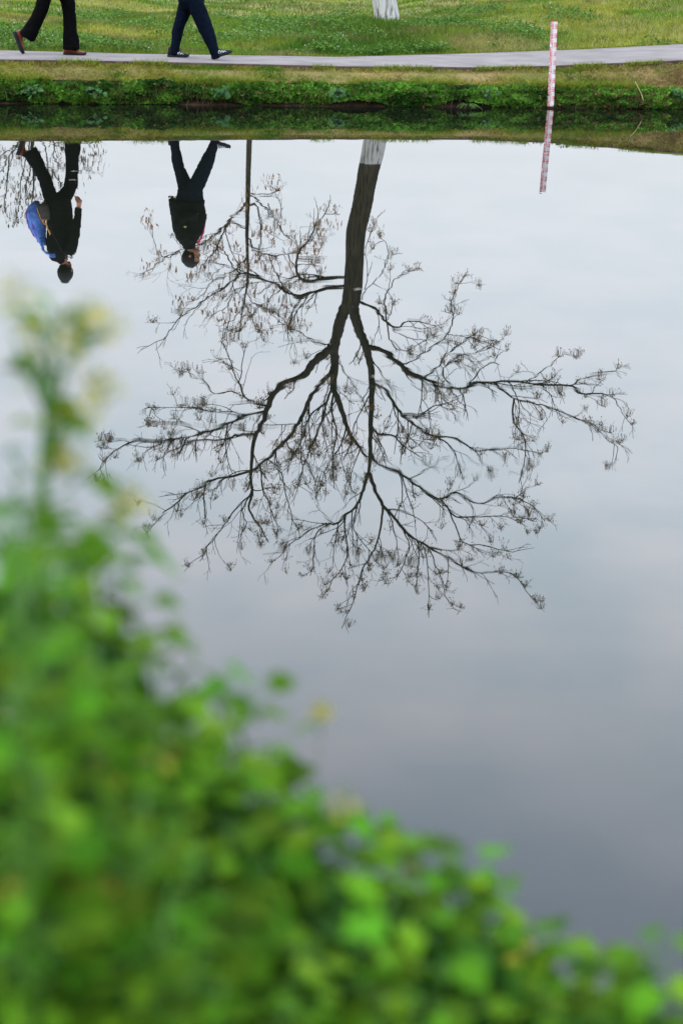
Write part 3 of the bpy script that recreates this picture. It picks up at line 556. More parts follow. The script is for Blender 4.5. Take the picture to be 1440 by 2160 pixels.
# --- small weeping tree at the left
Y3 = 44.0
b3 = mir(70, 297, Y3); b3[2] = float(Zlawn(b3[0], Y3)) - .05
T3 = Tree('small_leafy_tree', 'small tree with sparse dark leaves, mirrored behind the leftmost walker', b3, Y3)
P = catmull([tuple(b3), tuple(mir(70, 270, Y3)), tuple(mir(68, 320, Y3)), tuple(mir(72, 380, Y3)), tuple(mir(66, 440, Y3))], 5)
R = np.linspace(.07, .012, len(P)); obj('trunk', *tube(P, R, 10), M['bark'], T3.root); T3.sprout(P, R, .3, .8, .45, 1, up=.3)
for pts, dep in [([(70, 270), (40, 300), (20, 350), (10, 400)], (0, -.5)), ([(70, 275), (60, 320), (45, 380), (35, 470)], (0, .4)), ([(69, 280), (95, 310), (100, 360), (110, 400)], (0, -.7)), ([(70, 265), (110, 290), (118, 340), (150, 360), (180, 350)], (0, .6)),
 ([(70, 280), (130, 310), (160, 330), (200, 370)], (0, -.4)), ([(68, 290), (30, 320), (-10, 380), (-30, 430)], (0, .3)), ([(118, 300), (160, 310), (185, 305), (205, 325)], (.3, .8)), ([(71, 340), (55, 400), (60, 450)], (0, -.6)), ([(100, 350), (130, 390), (150, 400)], (-.3, -.8)), ([(40, 300), (5, 330), (-20, 360)], (0, .5)), ([(20, 340), (12, 420), (15, 450)], (0, .2))]:
    P = T3.limb(pts, 4, 1.5, dep, sides=6, wob=.02); T3.sprout(P, np.linspace(rad(4, Y3), rad(1.5, Y3), len(P)), .30, .6, .2, 1, up=-.1, cl=.8)
T3.finish(clmat='darkleaf', cl=leaf_cluster(4, 8, .12, .14), name='foliage')

# ------------------------------------------------------------------ staff gauge
gb = at_z(1160, 228.5, 0); gt = np.array([gb[0] - .026, gb[1] + .01, 1.0])
g = empty('water_level_gauge', (gb[0], gb[1], -.25), 'white water level staff with red graduations standing at the pond edge', 'gauge')
ax = Vector(gt - np.array([gb[0], gb[1], 0])).normalized(); rotm = Matrix.Rotation(math.atan2(ax.x, ax.z), 3, 'Y')
GW = .074
def gp(u, h, out=0): return Vector((gb[0], gb[1], 0)) + rotm @ Vector((u, -out, h - .012))
mb = MB(); mb.add(*box(gp(0, .36), GW, .006, 1.24, rotm)); mb.build('plate', M['gaugewhite'], g, False)
mb = MB(); mb.add(*box(gp(0, .33, -.022), .035, .035, 1.22, rotm)); mb.build('post', M['steel'], g, False)
SEG = {'0': 'abcdef', '1': 'bc', '2': 'abged', '3': 'abgcd', '4': 'fgbc', '5': 'afgcd', '6': 'afgedc', '7': 'abc', '8': 'abcdefg', '9': 'abcdfg'}
SEGP = {'a': (0, 1, 1, 0), 'g': (0, 0, 1, 0), 'd': (0, -1, 1, 0), 'f': (-1, .5, 0, 1), 'b': (1, .5, 0, 1), 'e': (-1, -.5, 0, 1), 'c': (1, -.5, 0, 1)}
for i in range(10):
    h0 = i * .1; mb = MB()
    # right-hand E on the lower five centimetres, left-hand E on the upper five
    for (u0, sgn, hb) in ((GW / 2 - .001, 1, h0), (-GW / 2 + .001, -1, h0 + .05)):
        mb.add(*box(gp(u0 - sgn * .004, hb + .025, .0045), .006, .002, .046, rotm))
        for k in range(3): mb.add(*box(gp(u0 - sgn * .0190, hb + .005 + k * .02, .0045), .021, .002, .0058, rotm))
    mb.build('graduation', M['gaugered'], g, False)
    mb = MB()
    for s_ in SEG[str(i)]:
        a, b, hx, vx = SEGP[s_]; mb.add(*box(gp(-.021 + a * .0105, h0 + .025 + b * .0175, .0045), .027 if hx else .006, .002, .023 if vx else .006, rotm))
    mb.build('numeral', M['gaugered'], g, False)

mb = MB(); mb.add(*box(gp(0, -.06), GW + .006, .018, .19, rotm)); mb.build('mud_crust', M['soil'], g, False)
# ------------------------------------------------------------------ low pale wall far behind the lawn
mb = MB(); wallp = [(3.6, 41.0), (6.0, 41.6), (9.5, 42.5)]
mb.add(*box((7.0, 44, .45), 9.0, .25, .78)); ow = mb.build('low_wall', M['concrete'], None, False); tag(ow, 'low pale concrete wall peeping over the lawn crest at the top right', 'wall')
mb = MB(); mb.add(*box((7.0, 44, .875), 9.1, .35, .07)); mb.build('coping', M['concrete'], ow, False)

# ------------------------------------------------------------------ people
def fuse(name, mb, voxel, m, parent, smooth=6, fold=0.0, fscale=.09):
    """one continuous skin out of overlapping lofts: voxel remesh, smoothing, cloth folds"""
    me = mesh(name + '_raw', mb.V, mb.F); o = bpy.data.objects.new(name + '_raw', me); COL.objects.link(o)
    r = o.modifiers.new('r', 'REMESH'); r.mode = 'VOXEL'; r.voxel_size = voxel; r.use_smooth_shade = True
    s = o.modifiers.new('s', 'SMOOTH'); s.iterations = smooth; s.factor = .5
    if fold:
        tx = bpy.data.textures.new(name, 'CLOUDS'); tx.noise_scale = fscale; tx.noise_depth = 2
        dm = o.modifiers.new('d', 'DISPLACE'); dm.texture = tx; dm.strength = fold; dm.mid_level = .5; dm.texture_coords = 'GLOBAL'
    bpy.context.view_layer.update()
    ev = o.evaluated_get(bpy.context.evaluated_depsgraph_get()); m2 = bpy.data.meshes.new_from_object(ev); m2.name = name
    bpy.data.objects.remove(o); bpy.data.meshes.remove(me); m2.materials.clear(); m2.materials.append(m)
    m2.polygons.foreach_set('use_smooth', [True] * len(m2.polygons)); return link(name, m2, None, parent)
def loft(rings, n=20, cap=True):
    """rings: (x, y, z, half width in the x-z plane, half depth along y)"""
    P = np.array([r[:3] for r in rings], float); T = np.gradient(P, axis=0); V = []
    for p, t, r in zip(P, T, rings):
        nx = np.array([t[2], 0, -t[0]]); nx /= np.linalg.norm(nx) + 1e-9
        for j in range(n):
            a = 2 * math.pi * j / n; V.append(p + nx * r[3] * math.cos(a) + np.array([0, r[4] * math.sin(a), 0]))
    m = len(rings); F = [(i * n + j, i * n + (j + 1) % n, (i + 1) * n + (j + 1) % n, (i + 1) * n + j) for i in range(m - 1) for j in range(n)]
    if cap: F += [tuple(range(n - 1, -1, -1)), tuple((m - 1) * n + j for j in range(n))]
    return V, F
class Figure:
    def __init__(s, Y, foot, label):
        s.Y = Y; s.mpp = Y * .963 / F_PX; s.root = empty('person', foot, label, 'person', 'walkers on the footpath')
        s.body = MB(); s.c = {}
    def rings(s, L, y=0, grow=0.0, real=False):
        o = []
        for r in L:
            p = (at_y if real else mir)(r[0], r[1], s.Y); o.append((p[0], s.Y + (r[4] if len(r) > 4 else y), p[2], r[2] * s.mpp + grow, r[3] + grow))
        return o
    def pt(s, x, y, dy=0): p = mir(x, y, s.Y); return np.array([p[0], s.Y + dy, p[2]])
    def head(s, c, yaw, hair_cut=.35):
        R = Matrix.Rotation(yaw, 3, 'Z'); c = Vector(c); b = s.body
        b.add(*ell(c + R @ Vector((0, 0, .012)), .092, .074, .104, 16, 12, R)); b.add(*ell(c + R @ Vector((.030, 0, -.055)), .058, .056, .058, 12, 8, R))
        b.add(*ell(c + R @ Vector((.094, 0, -.018)), .020, .013, .024, 8, 6, R)); b.add(*ell(c + R @ Vector((.083, 0, -.066)), .014, .022, .010, 8, 6, R))
        b.add(*ell(c + R @ Vector((.074, 0, -.098)), .020, .024, .016, 8, 6, R)); b.add(*ell(c + R @ Vector((.083, 0, .020)), .012, .045, .010, 8, 6, R))
        for k in (-1, 1):
            b.add(*ell(c + R @ Vector((-.005, k * .078, -.010)), .020, .012, .030, 8, 6, R)); mb = MB(); mb.add(*ell(c + R @ Vector((.081, k * .032, .006)), .009, .013, .007, 8, 6, R)); mb.build('eye', M['eye'], s.root)
        V, F = ell(Vector((0, 0, 0)), .108, .089, .118, 32, 24); off = Vector((-.012, 0, .020)); keep = []
        for f in F:
            q = sum((Vector(V[i]) for i in f), Vector()) / len(f)
            if q.x > .040 + .30 * abs(q.y) - .25 * max(0, -q.z) and q.z < .034: continue
            if q.z < -.085 and q.x > -.03: continue
            keep.append(f)
        V = [c + R @ (Vector(v) * (1 + .02 * math.sin(v.x * 90 + v.y * 70)) + off) for v in V]
        o = obj('hair', V, keep, M['hair'], s.root); so = o.modifiers.new('thick', 'SOLIDIFY'); so.thickness = .016; so.offset = -1
    def hand(s, wrist, d, curl, side):
        """wrist point, direction of the forearm, curl direction of the fingers, side of the thumb"""
        d = Vector(d).normalized(); cu = Vector(curl); cu = (cu - d * cu.dot(d)).normalized(); sd_ = d.cross(cu).normalized(); w0 = Vector(wrist); b = s.body
        b.add(*tube([w0 - d * .03, w0 + d * .02, w0 + d * .05, w0 + d * .085], [.024, .026, .034, .030], 10))
        for k, l in ((-1.5, .062), (-.5, .074), (.5, .078), (1.5, .068)):
            p = w0 + d * .075 + sd_ * k * .0165; P = [p]; a = .25
            for q in range(4):
                a += .36; P.append(P[-1] + (d * math.cos(a) + cu * math.sin(a)) * l / 4)
            b.add(*tube(P, [.0095, .0095, .009, .0085, .0075], 8))
        p = w0 + d * .03 + sd_ * side * .024; P = [p, p + (d * .6 + sd_ * side * .6 + cu * .2).normalized() * .026, p + (d * .8 + sd_ * side * .35 + cu * .5).normalized() * .052, p + (d * .85 + sd_ * side * .1 + cu * .65).normalized() * .068]
        b.add(*tube(P, [.013, .012, .0105, .009], 8))
    def shoe(s, heel, ang, L, y, upper, sole, hgt=.09, stripes=False, yaw=0):
        R = Matrix.Rotation(yaw, 3, 'Z') @ Matrix.Rotation(-ang, 3, 'Y'); hp = Vector((heel[0], s.Y + y, heel[2]))
        st = [(0, .026, 0, .060), (.03, .034, 0, hgt), (.22, .036, 0, hgt + .012), (.36, .036, .0, hgt * .92), (.55, .042, 0, hgt * .66), (.75, .046, 0, .052), (.92, .038, .006, .042), (1.0, .020, .014, .034)]
        def prof(t0, t1, gr):
            V = []; n = 14
            for (x, hw, zb, zt) in st:
                a0 = zb + (t0 if t0 is not None else .022); a1 = t1 + zb if t1 is not None else zt
                for j in range(n):
                    a = 2 * math.pi * j / n; cx, cz = math.cos(a), math.sin(a); sq = abs(cx) ** .6 * (1 if cx > 0 else -1), abs(cz) ** .6 * (1 if cz > 0 else -1)
                    tp = 1 - .28 * max(0, sq[1]) if t1 is None else 1
                    V.append(hp + R @ Vector(((x - .0) * L + gr * (x - .5) * 2, sq[0] * (hw + gr) * tp, (a0 + a1) / 2 + sq[1] * (a1 - a0) / 2)))
            m = len(st); F = [(i * n + j, i * n + (j + 1) % n, (i + 1) * n + (j + 1) % n, (i + 1) * n + j) for i in range(m - 1) for j in range(n)] + [tuple(range(n - 1, -1, -1)), tuple((m - 1) * n + j for j in range(n))]
            return V, F
        o = obj('shoe', *prof(None, None, 0), upper, s.root); obj('sole', *prof(0, .030, .005), sole, o)
        if stripes:
            for k in range(4):
                x = L * (.30 + k * .115); h1 = .085 - k * .011; mb = MB()
                for (xa, xb) in ((x - .012, x + .010), (x + .030, x + .010)):
                    a = hp + R @ Vector((xa, -.047 + .004 * (k == 0), .036)); b_ = hp + R @ Vector((xb, -.036, h1)); mb.add(*tube([a, (a + b_) / 2 + Vector((0, -.004, 0)), b_], .0026, 5))
                mb.build('stripe', M['white'], o)
        # ankle and foot of the body inside the shoe
        an = hp + R @ Vector((.07, 0, hgt)); s.body.add(*tube([an + R @ Vector((0, 0, .09)), an, hp + R @ Vector((.10, 0, .048)), hp + R @ Vector((L * .7, 0, .036))], [.027, .025, .020, .010], 10))
        return an

# --- walker in flared trousers with the blue backpack
Z1 = .425; Y1 = 19.75
f1 = at_y(155, 118, Y1)
p1 = Figure(Y1, (f1[0], Y1, Z1), 'walker in black with blue backpack, flared trousers and rust-red shoes')
hz = lambda x, Y: (at_y(x, 117, Y)[0], Y, float(Zn(at_y(x, 117, Y)[0])) + .008)
h_f = hz(133, Y1); toe = at_y(51, 114, Y1)
p1.shoe((h_f[0], 0, h_f[2]), 0, .245, .085, M['rust'], M['rubber'], .085)
ang = math.radians(-70); Ls = .245; zt = float(Zn(toe[0])) + .012
p1.shoe((toe[0] - Ls * math.cos(ang) - .012 , 0, zt - Ls * math.sin(ang)), ang, Ls, -.085, M['rust'], M['rubber'], .085, False, math.radians(30))
FL = [(128, 424, 18, .10, .06), (140, 408, 15.5, .10, .08), (147, 392, 14.5, .092, .085), (150, 366, 14, .086, .085), (150, 340, 14.5, .09, .085), (151, 318, 17, .10, .085), (151, 297, 18.5, .108, .085)]
RL = [(116, 424, 17, .10, -.06), (108, 408, 16, .10, -.08), (103, 391, 14.5, .092, -.085), (99, 377, 13.5, .088, -.085), (88, 355, 14.0, .09, -.085), (77, 336, 16.4, .10, -.085), (64.5, 317, 18.5, .106, -.085)]
PV = [(124, 448, 20, .15, 0), (123, 432, 21, .165, 0), (122, 418, 21, .165, 0), (124, 408, 14, .12, 0)]
mb = MB(); [mb.add(*loft(p1.rings(q))) for q in (FL, RL, PV)]; fuse('trousers', mb, .013, M['black'], p1.root, 3, .022, .10)
TO = [(122, 417, 29, .175), (123, 430, 30, .18), (126, 455, 29, .175), (129, 480, 30, .185), (131, 505, 33, .20), (130, 522, 33, .20), (127, 534, 29, .18), (126, 543, 19, .12), (131, 549, 11, .08), (134, 554, 9.5, .07)]
AN = [(147, 530, 13, .07, -.17), (155, 522, 13, .07, -.21), (162, 505, 11.5, .062, -.235), (166, 488, 10.5, .058, -.24), (169, 465, 9.5, .052, -.235), (171.5, 445, 8.5, .046, -.225), (172.5, 432, 8, .043, -.22)]
AF = [(130, 530, 12, .07, .17), (118, 515, 12, .065, .22), (108, 492, 11, .06, .24), (104, 470, 10, .055, .22), (103, 455, 9, .05, .20)]
mb = MB(); [mb.add(*loft(p1.rings(q))) for q in (TO, AN, AF)]; fuse('jacket', mb, .013, M['blackjacket'], p1.root, 3, .024, .09)
for q in (FL, RL): p1.body.add(*loft(p1.rings([(a, b, c * .6, d * .6, e) for a, b, c, d, e in q])))
p1.body.add(*loft(p1.rings([(a[0], a[1], a[2] * .72, a[3] * .72, 0) for a in TO])))
for q in (AN, AF): p1.body.add(*loft(p1.rings([(a, b, c * .62, d * .62, e) for a, b, c, d, e in q])))
p1.body.add(*loft(p1.rings([(132, 535, 11, .065, 0), (134, 550, 9, .052, 0), (137, 562, 9, .052, 0)])))
hc = p1.pt(139, 573); p1.head(hc, math.radians(68))
wn_ = p1.pt(173, 430, -.22); p1.hand(wn_, (.10, 0, -1), (-1, .1, 0), -1)
wf = p1.pt(102, 452, .20); p1.hand(wf, (-.3, 0, -1), (.6, -.6, 0), 1)
fuse('body', p1.body, .0075, M['skin'], p1.root, 3)
# blue backpack, a thing of its own on the walker's back
bp = p1.pt(80, 432); bag = empty('backpack', bp, 'blue nylon backpack with purple piping on the back of the left walker', 'backpack')
BR = [(84, 431, 10, .09, 0), (78, 437, 17, .13, 0), (75.5, 447, 19.5, .15, 0), (77, 462, 18.5, .155, 0), (80, 478, 17, .15, 0), (86, 495, 13, .13, 0), (91, 508, 9, .10, 0), (94, 518, 5, .06, 0)]
mb = MB(); mb.add(*loft(p1.rings(BR))); fuse('pack_body', mb, .012, M['blue'], bag, 3, .03, .08)
pl = []
for (x, y, hw, hd, e) in BR[1:7]:
    q = p1.pt(x - hw * .93, y, -.05); pl.append(q)
obj('piping', *tube(catmull(pl, 4), .009, 6), M['purple'], bag)
for dy, mm in ((-.13, 'blue'), (.13, 'blue')):
    obj('shoulder_strap', *tube(catmull([p1.pt(89, 500, dy), p1.pt(94, 516, dy * 1.1), p1.pt(101, 528, dy * 1.2), p1.pt(112, 534, dy * 1.2), p1.pt(124, 533, dy * 1.2), p1.pt(130, 526, dy * 1.3)], 5), .016, 6), M[mm], bag)
obj('zip', *tube(catmull([p1.pt(66, 440, -.125), p1.pt(72, 462, -.15), p1.pt(78, 485, -.14), p1.pt(85, 500, -.115)], 4), .005, 5), M['purple'], bag)
# crossbody handbag with gold fittings
hb = p1.pt(100, 436, -.22); hbag = empty('handbag', hb, 'small dark brown crossbody handbag with gold clasp at the left walker\'s hip', 'handbag')
mb = MB(); mb.add(*loft(p1.rings([(95, 422, 9, .025, -.225), (97, 428, 13, .04, -.225), (100, 442, 14, .042, -.225), (102, 455, 12.5, .035, -.225), (103, 460, 9, .022, -.225)]))); fuse('pouch', mb, .009, M['brownbag'], hbag, 2)
obj('strap', *tube(catmull([p1.pt(112, 462, -.235), p1.pt(120, 485, -.245), p1.pt(131, 508, -.235), p1.pt(141, 528, -.21), p1.pt(146, 540, -.13), p1.pt(143, 547, 0)], 6), .0075, 6), M['rubber'], hbag)
obj('piping', *tube(catmull([p1.pt(87, 432, -.262), p1.pt(92, 444, -.268), p1.pt(98, 458, -.262), p1.pt(103, 463, -.25)], 4), .004, 5), M['gold'], hbag)
a0 = p1.pt(104, 459, -.27); ringp = [a0 + np.array([.020 * math.cos(a), -.004, .026 * math.sin(a)]) for a in np.linspace(0, 2 * math.pi, 15)]
obj('clasp', *tube(ringp, .006, 6), M['gold'], hbag)
obj('chain', *tube(catmull([p1.pt(106, 464, -.268), p1.pt(109, 472, -.272), p1.pt(112, 478, -.268), p1.pt(114, 485, -.262)], 5), [.010, .013] * 7 + [.010, .013][:2], 6) if False else tube(catmull([p1.pt(106, 464, -.268), p1.pt(109, 472, -.272), p1.pt(112, 478, -.268), p1.pt(115, 486, -.262)], 5), .010, 6), M['gold'], hbag)
# --- walker in navy joggers
Y2p = 20.05; f2 = at_y(372, 120, Y2p)
p2 = Figure(Y2p, (f2[0], Y2p, .425), 'walker in black jacket and navy joggers with striped black sneakers')
zz2 = float(Zn(f2[0])) + .010
q = at_y(353, 118, Y2p); p2.shoe((q[0], 0, zz2), 0, .235, .08, M['sneaker'], M['rubber'], .112, True)
q = at_y(449, 121, Y2p); p2.shoe((q[0], 0, zz2 + .004), math.radians(17), .235, -.08, M['sneaker'], M['rubber'], .112, True)
RL2 = [(398, 412, 20, .11, .06), (390, 395, 17.5, .11, .08), (384, 377, 14.5, .10, .08), (376.5, 357, 12.8, .088, .08), (370.5, 330, 10.8, .078, .08), (367.5, 308, 10.2, .072, .08), (367, 292, 9.2, .066, .08)]
FL2 = [(406, 412, 20, .11, -.06), (413, 395, 18, .11, -.08), (421.5, 377, 17, .105, -.08), (433, 350, 15.5, .094, -.08), (444.5, 325, 12.5, .082, -.08), (452, 306, 9.6, .07, -.08), (456.5, 292, 8.4, .064, -.08)]
PV2 = [(401, 436, 26, .16, 0), (401, 420, 29, .18, 0), (401, 402, 28, .17, 0), (402, 386, 17, .12, 0)]
mb = MB(); [mb.add(*loft(p2.rings(q))) for q in (RL2, FL2, PV2)]; fuse('joggers', mb, .013, M['navy'], p2.root, 3, .022, .10)
TO2 = [(394, 421, 40.5, .20), (394, 430, 40, .205), (395, 440, 39, .205), (399, 463, 38.5, .21), (397.5, 485, 34, .205), (397, 500, 27, .20), (398, 510, 20, .15), (400, 518, 14, .09), (402, 524, 11, .075)]
AN2 = [(393, 500, 12, .07, -.17), (386, 485, 12.5, .072, -.225), (383, 464, 12, .07, -.25), (388, 452, 11, .065, -.26), (402, 448, 11, .06, -.25), (414, 449, 10, .05, -.215), (420, 450, 9, .045, -.17)]
AF2 = [(a + 6, b, c, d, -e) for a, b, c, d, e in AN2]
mb = MB(); [mb.add(*loft(p2.rings(q))) for q in (TO2, AN2, AF2)]; jk = fuse('jacket', mb, .013, M['blackjacket'], p2.root, 3, .026, .09)
for q in (FL2, RL2): p2.body.add(*loft(p2.rings([(a, b, c * .6, d * .6, e) for a, b, c, d, e in q])))
p2.body.add(*loft(p2.rings([(a[0], a[1], a[2] * .66, a[3] * .7, 0) for a in TO2])))
for q in (AN2, AF2): p2.body.add(*loft(p2.rings([(a, b, c * .6, d * .6, e) for a, b, c, d, e in q])))
p2.body.add(*loft(p2.rings([(400, 510, 12, .07, 0), (401, 522, 9.5, .054, 0), (403, 532, 9.5, .054, 0)])))
p2.head(p2.pt(404.5, 541), math.radians(-4))
p2.hand(p2.pt(410, 449, -.15), (.3, 1, -.2), (1, 0, -.5), 1); p2.hand(p2.pt(414, 449, .15), (.3, -1, -.2), (1, 0, -.5), -1)
fuse('body', p2.body, .0075, M['skin'], p2.root, 3)
sc2 = [p2.pt(433, 474, -.03), p2.pt(431, 484, -.06), p2.pt(428, 494, -.08), p2.pt(424, 503, -.09), p2.pt(418, 511, -.09)]
obj('scarf', *tube(catmull(sc2, 4), np.linspace(.008, .016, 17), 8), M['pink'], p2.root)
mb = MB(); q = p2.pt(396.5, 470, -.325); mb.add(*ell(q, .018, .006, .013, 10, 6)); mb.build('sleeve_badge', mat('yellow_badge', (.42, .40, .10, 1), .6), jk)
obj('drawcord', *tube(catmull([p2.pt(371, 417, -.12), p2.pt(365, 413.5, -.13), p2.pt(358, 414, -.13)], 4), .008, 6), M['black'], jk)

# ------------------------------------------------------------------ plants on the near bank, out of focus in front of the lens
def leaf_mesh(name, L=1.0, W=.9, lobes=3, wave=.08, fold=.18, curl=.35):
    nu, nv = 7, 5; V = []; F = []
    for i in range(nu):
        u = i / (nu - 1); w = W * .5 * (math.sin(math.pi * min(1, u * 1.0 + .06)) ** .62) * (1 - .32 * u) * (1 + .10 * math.sin(u * math.pi * 2 * lobes))
        if i == nu - 1: w = .015
        for j in range(nv):
            v = -1 + 2 * j / (nv - 1)
            V.append((u * L - (.16 * abs(v) if i == 0 else 0) * L, v * w * (1.25 if i == 0 else 1), abs(v) * w * fold + wave * math.sin(u * 9 + v * 3) * abs(v) - curl * u * u * L * .5))
    for i in range(nu - 1):
        for j in range(nv - 1): F.append((i * nv + j, i * nv + j + 1, (i + 1) * nv + j + 1, (i + 1) * nv + j))
    me = mesh(name, V, F); me.materials.append(M['leaf']); return me
LEAF = [leaf_mesh('broad_leaf', 1, 1.0, 3), leaf_mesh('lobed_leaf', 1, .85, 4, .10, .25), leaf_mesh('heart_leaf', 1, 1.15, 2, .05, .12, .5), leaf_mesh('narrow_leaf', 1, .45, 3, .06, .3, .5)]
def flower_mesh(seed, n=10, rise=.05, spread=.035):
    r = random.Random(seed); mb = MB(); mats = []
    for k in range(n):
        a = k * 2.4; h = rise * (k / n); rr = spread * (1 - .55 * k / n) * r.uniform(.8, 1.2); c = Vector((math.cos(a) * rr, math.sin(a) * rr, h)); b0 = len(mb.F)
        V, F = tube([Vector((0, 0, h - .02)), c], .0012, 4, False); mb.add(V, F); mats += [1] * len(F)
        up = (Vector((math.cos(a) * .7, math.sin(a) * .7, .8))).normalized(); t = up.cross(Vector((0, 0, 1))).normalized(); s = up.cross(t)
        if k < n * .72:
            for q in range(4):
                th = q * math.pi / 2 + .3; d = t * math.cos(th) + s * math.sin(th); e = t * -math.sin(th) + s * math.cos(th); z = .0085 * r.uniform(.85, 1.15)
                mb.add([c, c + d * z * .7 + e * z * .45 + up * .002, c + d * z * 1.15 + up * .001, c + d * z * .7 - e * z * .45 + up * .002], [(0, 1, 2, 3)]); mats.append(0)
        V, F = ell(c + up * .001, .0028, .0028, .004, 6, 4); mb.add(V, F); mats += [1] * len(F)
    me = mesh('flower_head', mb.V, mb.F); me.materials.append(M['petal']); me.materials.append(M['bud']); me.polygons.foreach_set('material_index', mats); return me
FLOW = [flower_mesh(i, 9 + 2 * i) for i in range(3)]
def put(me, name, loc, rot, sc, parent):
    o = bpy.data.objects.new(name, me); COL.objects.link(o); o.parent = parent
    o.matrix_local = Matrix.Translation(Vector(loc) - Vector(parent.location)) @ rot.to_4x4() @ Matrix.Scale(sc, 4); return o
def leaf_rot(az, pitch, roll=0): return (Matrix.Rotation(az, 3, 'Z') @ Matrix.Rotation(-pitch, 3, 'Y') @ Matrix.Rotation(roll, 3, 'X'))
def ground_near(x, y): return .34
def plant(name, tip, Yd, label, cat, nleaf=14, lsize=(.035, .06), flowers=0, kinds=(0, 1, 2), lean=None, group=None, top_leaf=.0, branch=.10, stem_r=.0042, bare=0.0, root=None, fscale=.72):
    t = at_y(tip[0], tip[1], Yd); bx_ = t[0] + (random.uniform(-.04, .04) if lean is None else lean); by = min(Yd + random.uniform(-.04, .04), float(Yedge(bx_)) - .06); b = np.array([bx_, by, .33])
    root = root or empty(name, b, label, cat, group)
    mid = (b + t) / 2 + np.array([random.uniform(-.03, .03), random.uniform(-.02, .02), 0]); P = catmull([b, mid, t], 7)
    obj('stem', *tube(P, np.linspace(stem_r, stem_r * .45, len(P)), 7), M['stem'], root); H = t[2] - b[2]
    for k in range(nleaf):
        f = bare + (1 - bare) * (k + random.random() * .8) / nleaf; f = min(f, .995 if top_leaf == 0 else .97); q = P[min(int(f * (len(P) - 1)), len(P) - 2)]
        fr = f * (len(P) - 1) - int(f * (len(P) - 1)); q = q + (P[min(int(f * (len(P) - 1)) + 1, len(P) - 1)] - q) * fr
        az = k * 2.4 + random.uniform(-.5, .5); sz = random.uniform(*lsize) * (1.25 - .55 * f); ln = random.uniform(.35, 1.0) * branch * (1.15 - .75 * f)
        dr = np.array([math.cos(az), math.sin(az), random.uniform(.25, .9)]); e = q + dr * ln
        lf = put(random.choice([LEAF[i] for i in kinds]), 'leaf', e, leaf_rot(az, random.uniform(-.55, .45), random.uniform(-.5, .5)), sz * 1.25, root)
        V, F = tube([q, q + dr * ln * .5 + np.array([0, 0, .004]), e], [.0016, .0014, .0012], 4, False); pe = obj('petiole', V, F, M['stem'], root)
    for k in range(flowers):
        f = 1 - .10 * k - .02 * random.random(); i = max(1, min(int(f * (len(P) - 1)), len(P) - 1)); q = P[i]; az = random.uniform(0, 6.28)
        e = q if k == 0 else q + np.array([math.cos(az) * .04, math.sin(az) * .02, .03]) * random.uniform(.7, 1.4)
        if k: obj('flower_stalk', *tube([q, (q + e) / 2 + np.array([0, 0, -.005]), e], .0013, 4, False), M['stem'], root)
        put(random.choice(FLOW), 'flower_head', e, leaf_rot(az, random.uniform(-.3, .3)), random.uniform(.75, 1.15) * fscale, root)
    return root
G = 'leafy plants on the near bank'
# the tall flowering stalk at the left
ts = empty('mustard_plant', (*at_y(85, 1200, 1.5)[:2], .33), 'tall blurred yellow-flowered mustard stalk rising at the left edge', 'plant', G)
sp = [np.array([*at_y(78, 1300, 1.5)[:2], .33])] + [at_y(x, y, 1.5) for x, y in ((80, 1300), (88, 1120), (95, 960), (103, 850), (110, 765), (116, 700), (120, 655))]
P = catmull(sp, 5); obj('stem', *tube(P, np.interp(np.arange(len(P)), [0, 12, 24, len(P) - 1], [.0062, .0056, .0042, .0018]), 8), M['stem'], ts)
for (x0, y0, x1, y1, fl) in ((117, 690, 32, 638, 1), (119, 665, 96, 622, 0), (115, 720, 180, 695, 2), (115, 725, 225, 705, 1), (105, 830, 215, 840, 2), (100, 880, 30, 700, 0), (112, 760, 70, 660, 0), (98, 940, 125, 985, 3), (92, 1060, 190, 985, 0), (88, 1130, 270, 1080, 2), (88, 1150, 245, 1130, 0), (108, 800, 40, 780, 0), (110, 780, 170, 745, 0), (85, 1180, 30, 1010, 0), (98, 920, 165, 880, 0), (118, 670, 140, 650, 0)):
    d0 = 1.5 + random.uniform(-.03, .03); a = at_y(x0, y0, 1.5); b = at_y(x1, y1, d0)
    obj('flower_stalk' if fl else 'side_shoot', *tube(catmull([a, (a + b) / 2 + np.array([0, 0, -.006]), b], 4), .0013 if fl else .0016, 5), M['stem'], ts)
    for k in range(max(fl, 1)):
        if fl: put(FLOW[k % 3], 'flower_head', b + RNG.normal(size=3) * .004 * k, leaf_rot(random.uniform(0, 6), .3), .54 + .12 * random.random(), ts)
    if not fl or random.random() < .6:
        az = math.atan2(b[1] - a[1], b[0] - a[0]) + random.uniform(-.6, .6); put(LEAF[random.choice((1, 3))], 'leaf', (a * .35 + b * .65), leaf_rot(az, random.uniform(-.4, .6), random.uniform(-.8, .8)), random.uniform(.018, .034), ts)
for (x, y, az, sz) in ((100, 850, .3, .045), (92, 900, 2.8, .034), (110, 880, -.8, .036), (88, 1130, 3.2, .05), (200, 1005, -.6, .032), (250, 1120, .2, .05), (220, 1150, 2.6, .045), (60, 655, 1.2, .022), (118, 690, 2.2, .024), (40, 1010, 2.0, .02), (130, 1090, .4, .03)):
    put(LEAF[0 if sz > .04 else 1], 'leaf', at_y(x, y, 1.5 + random.uniform(-.03, .03)), leaf_rot(az, random.uniform(-.5, .2), random.uniform(-.6, .6)), sz, ts)
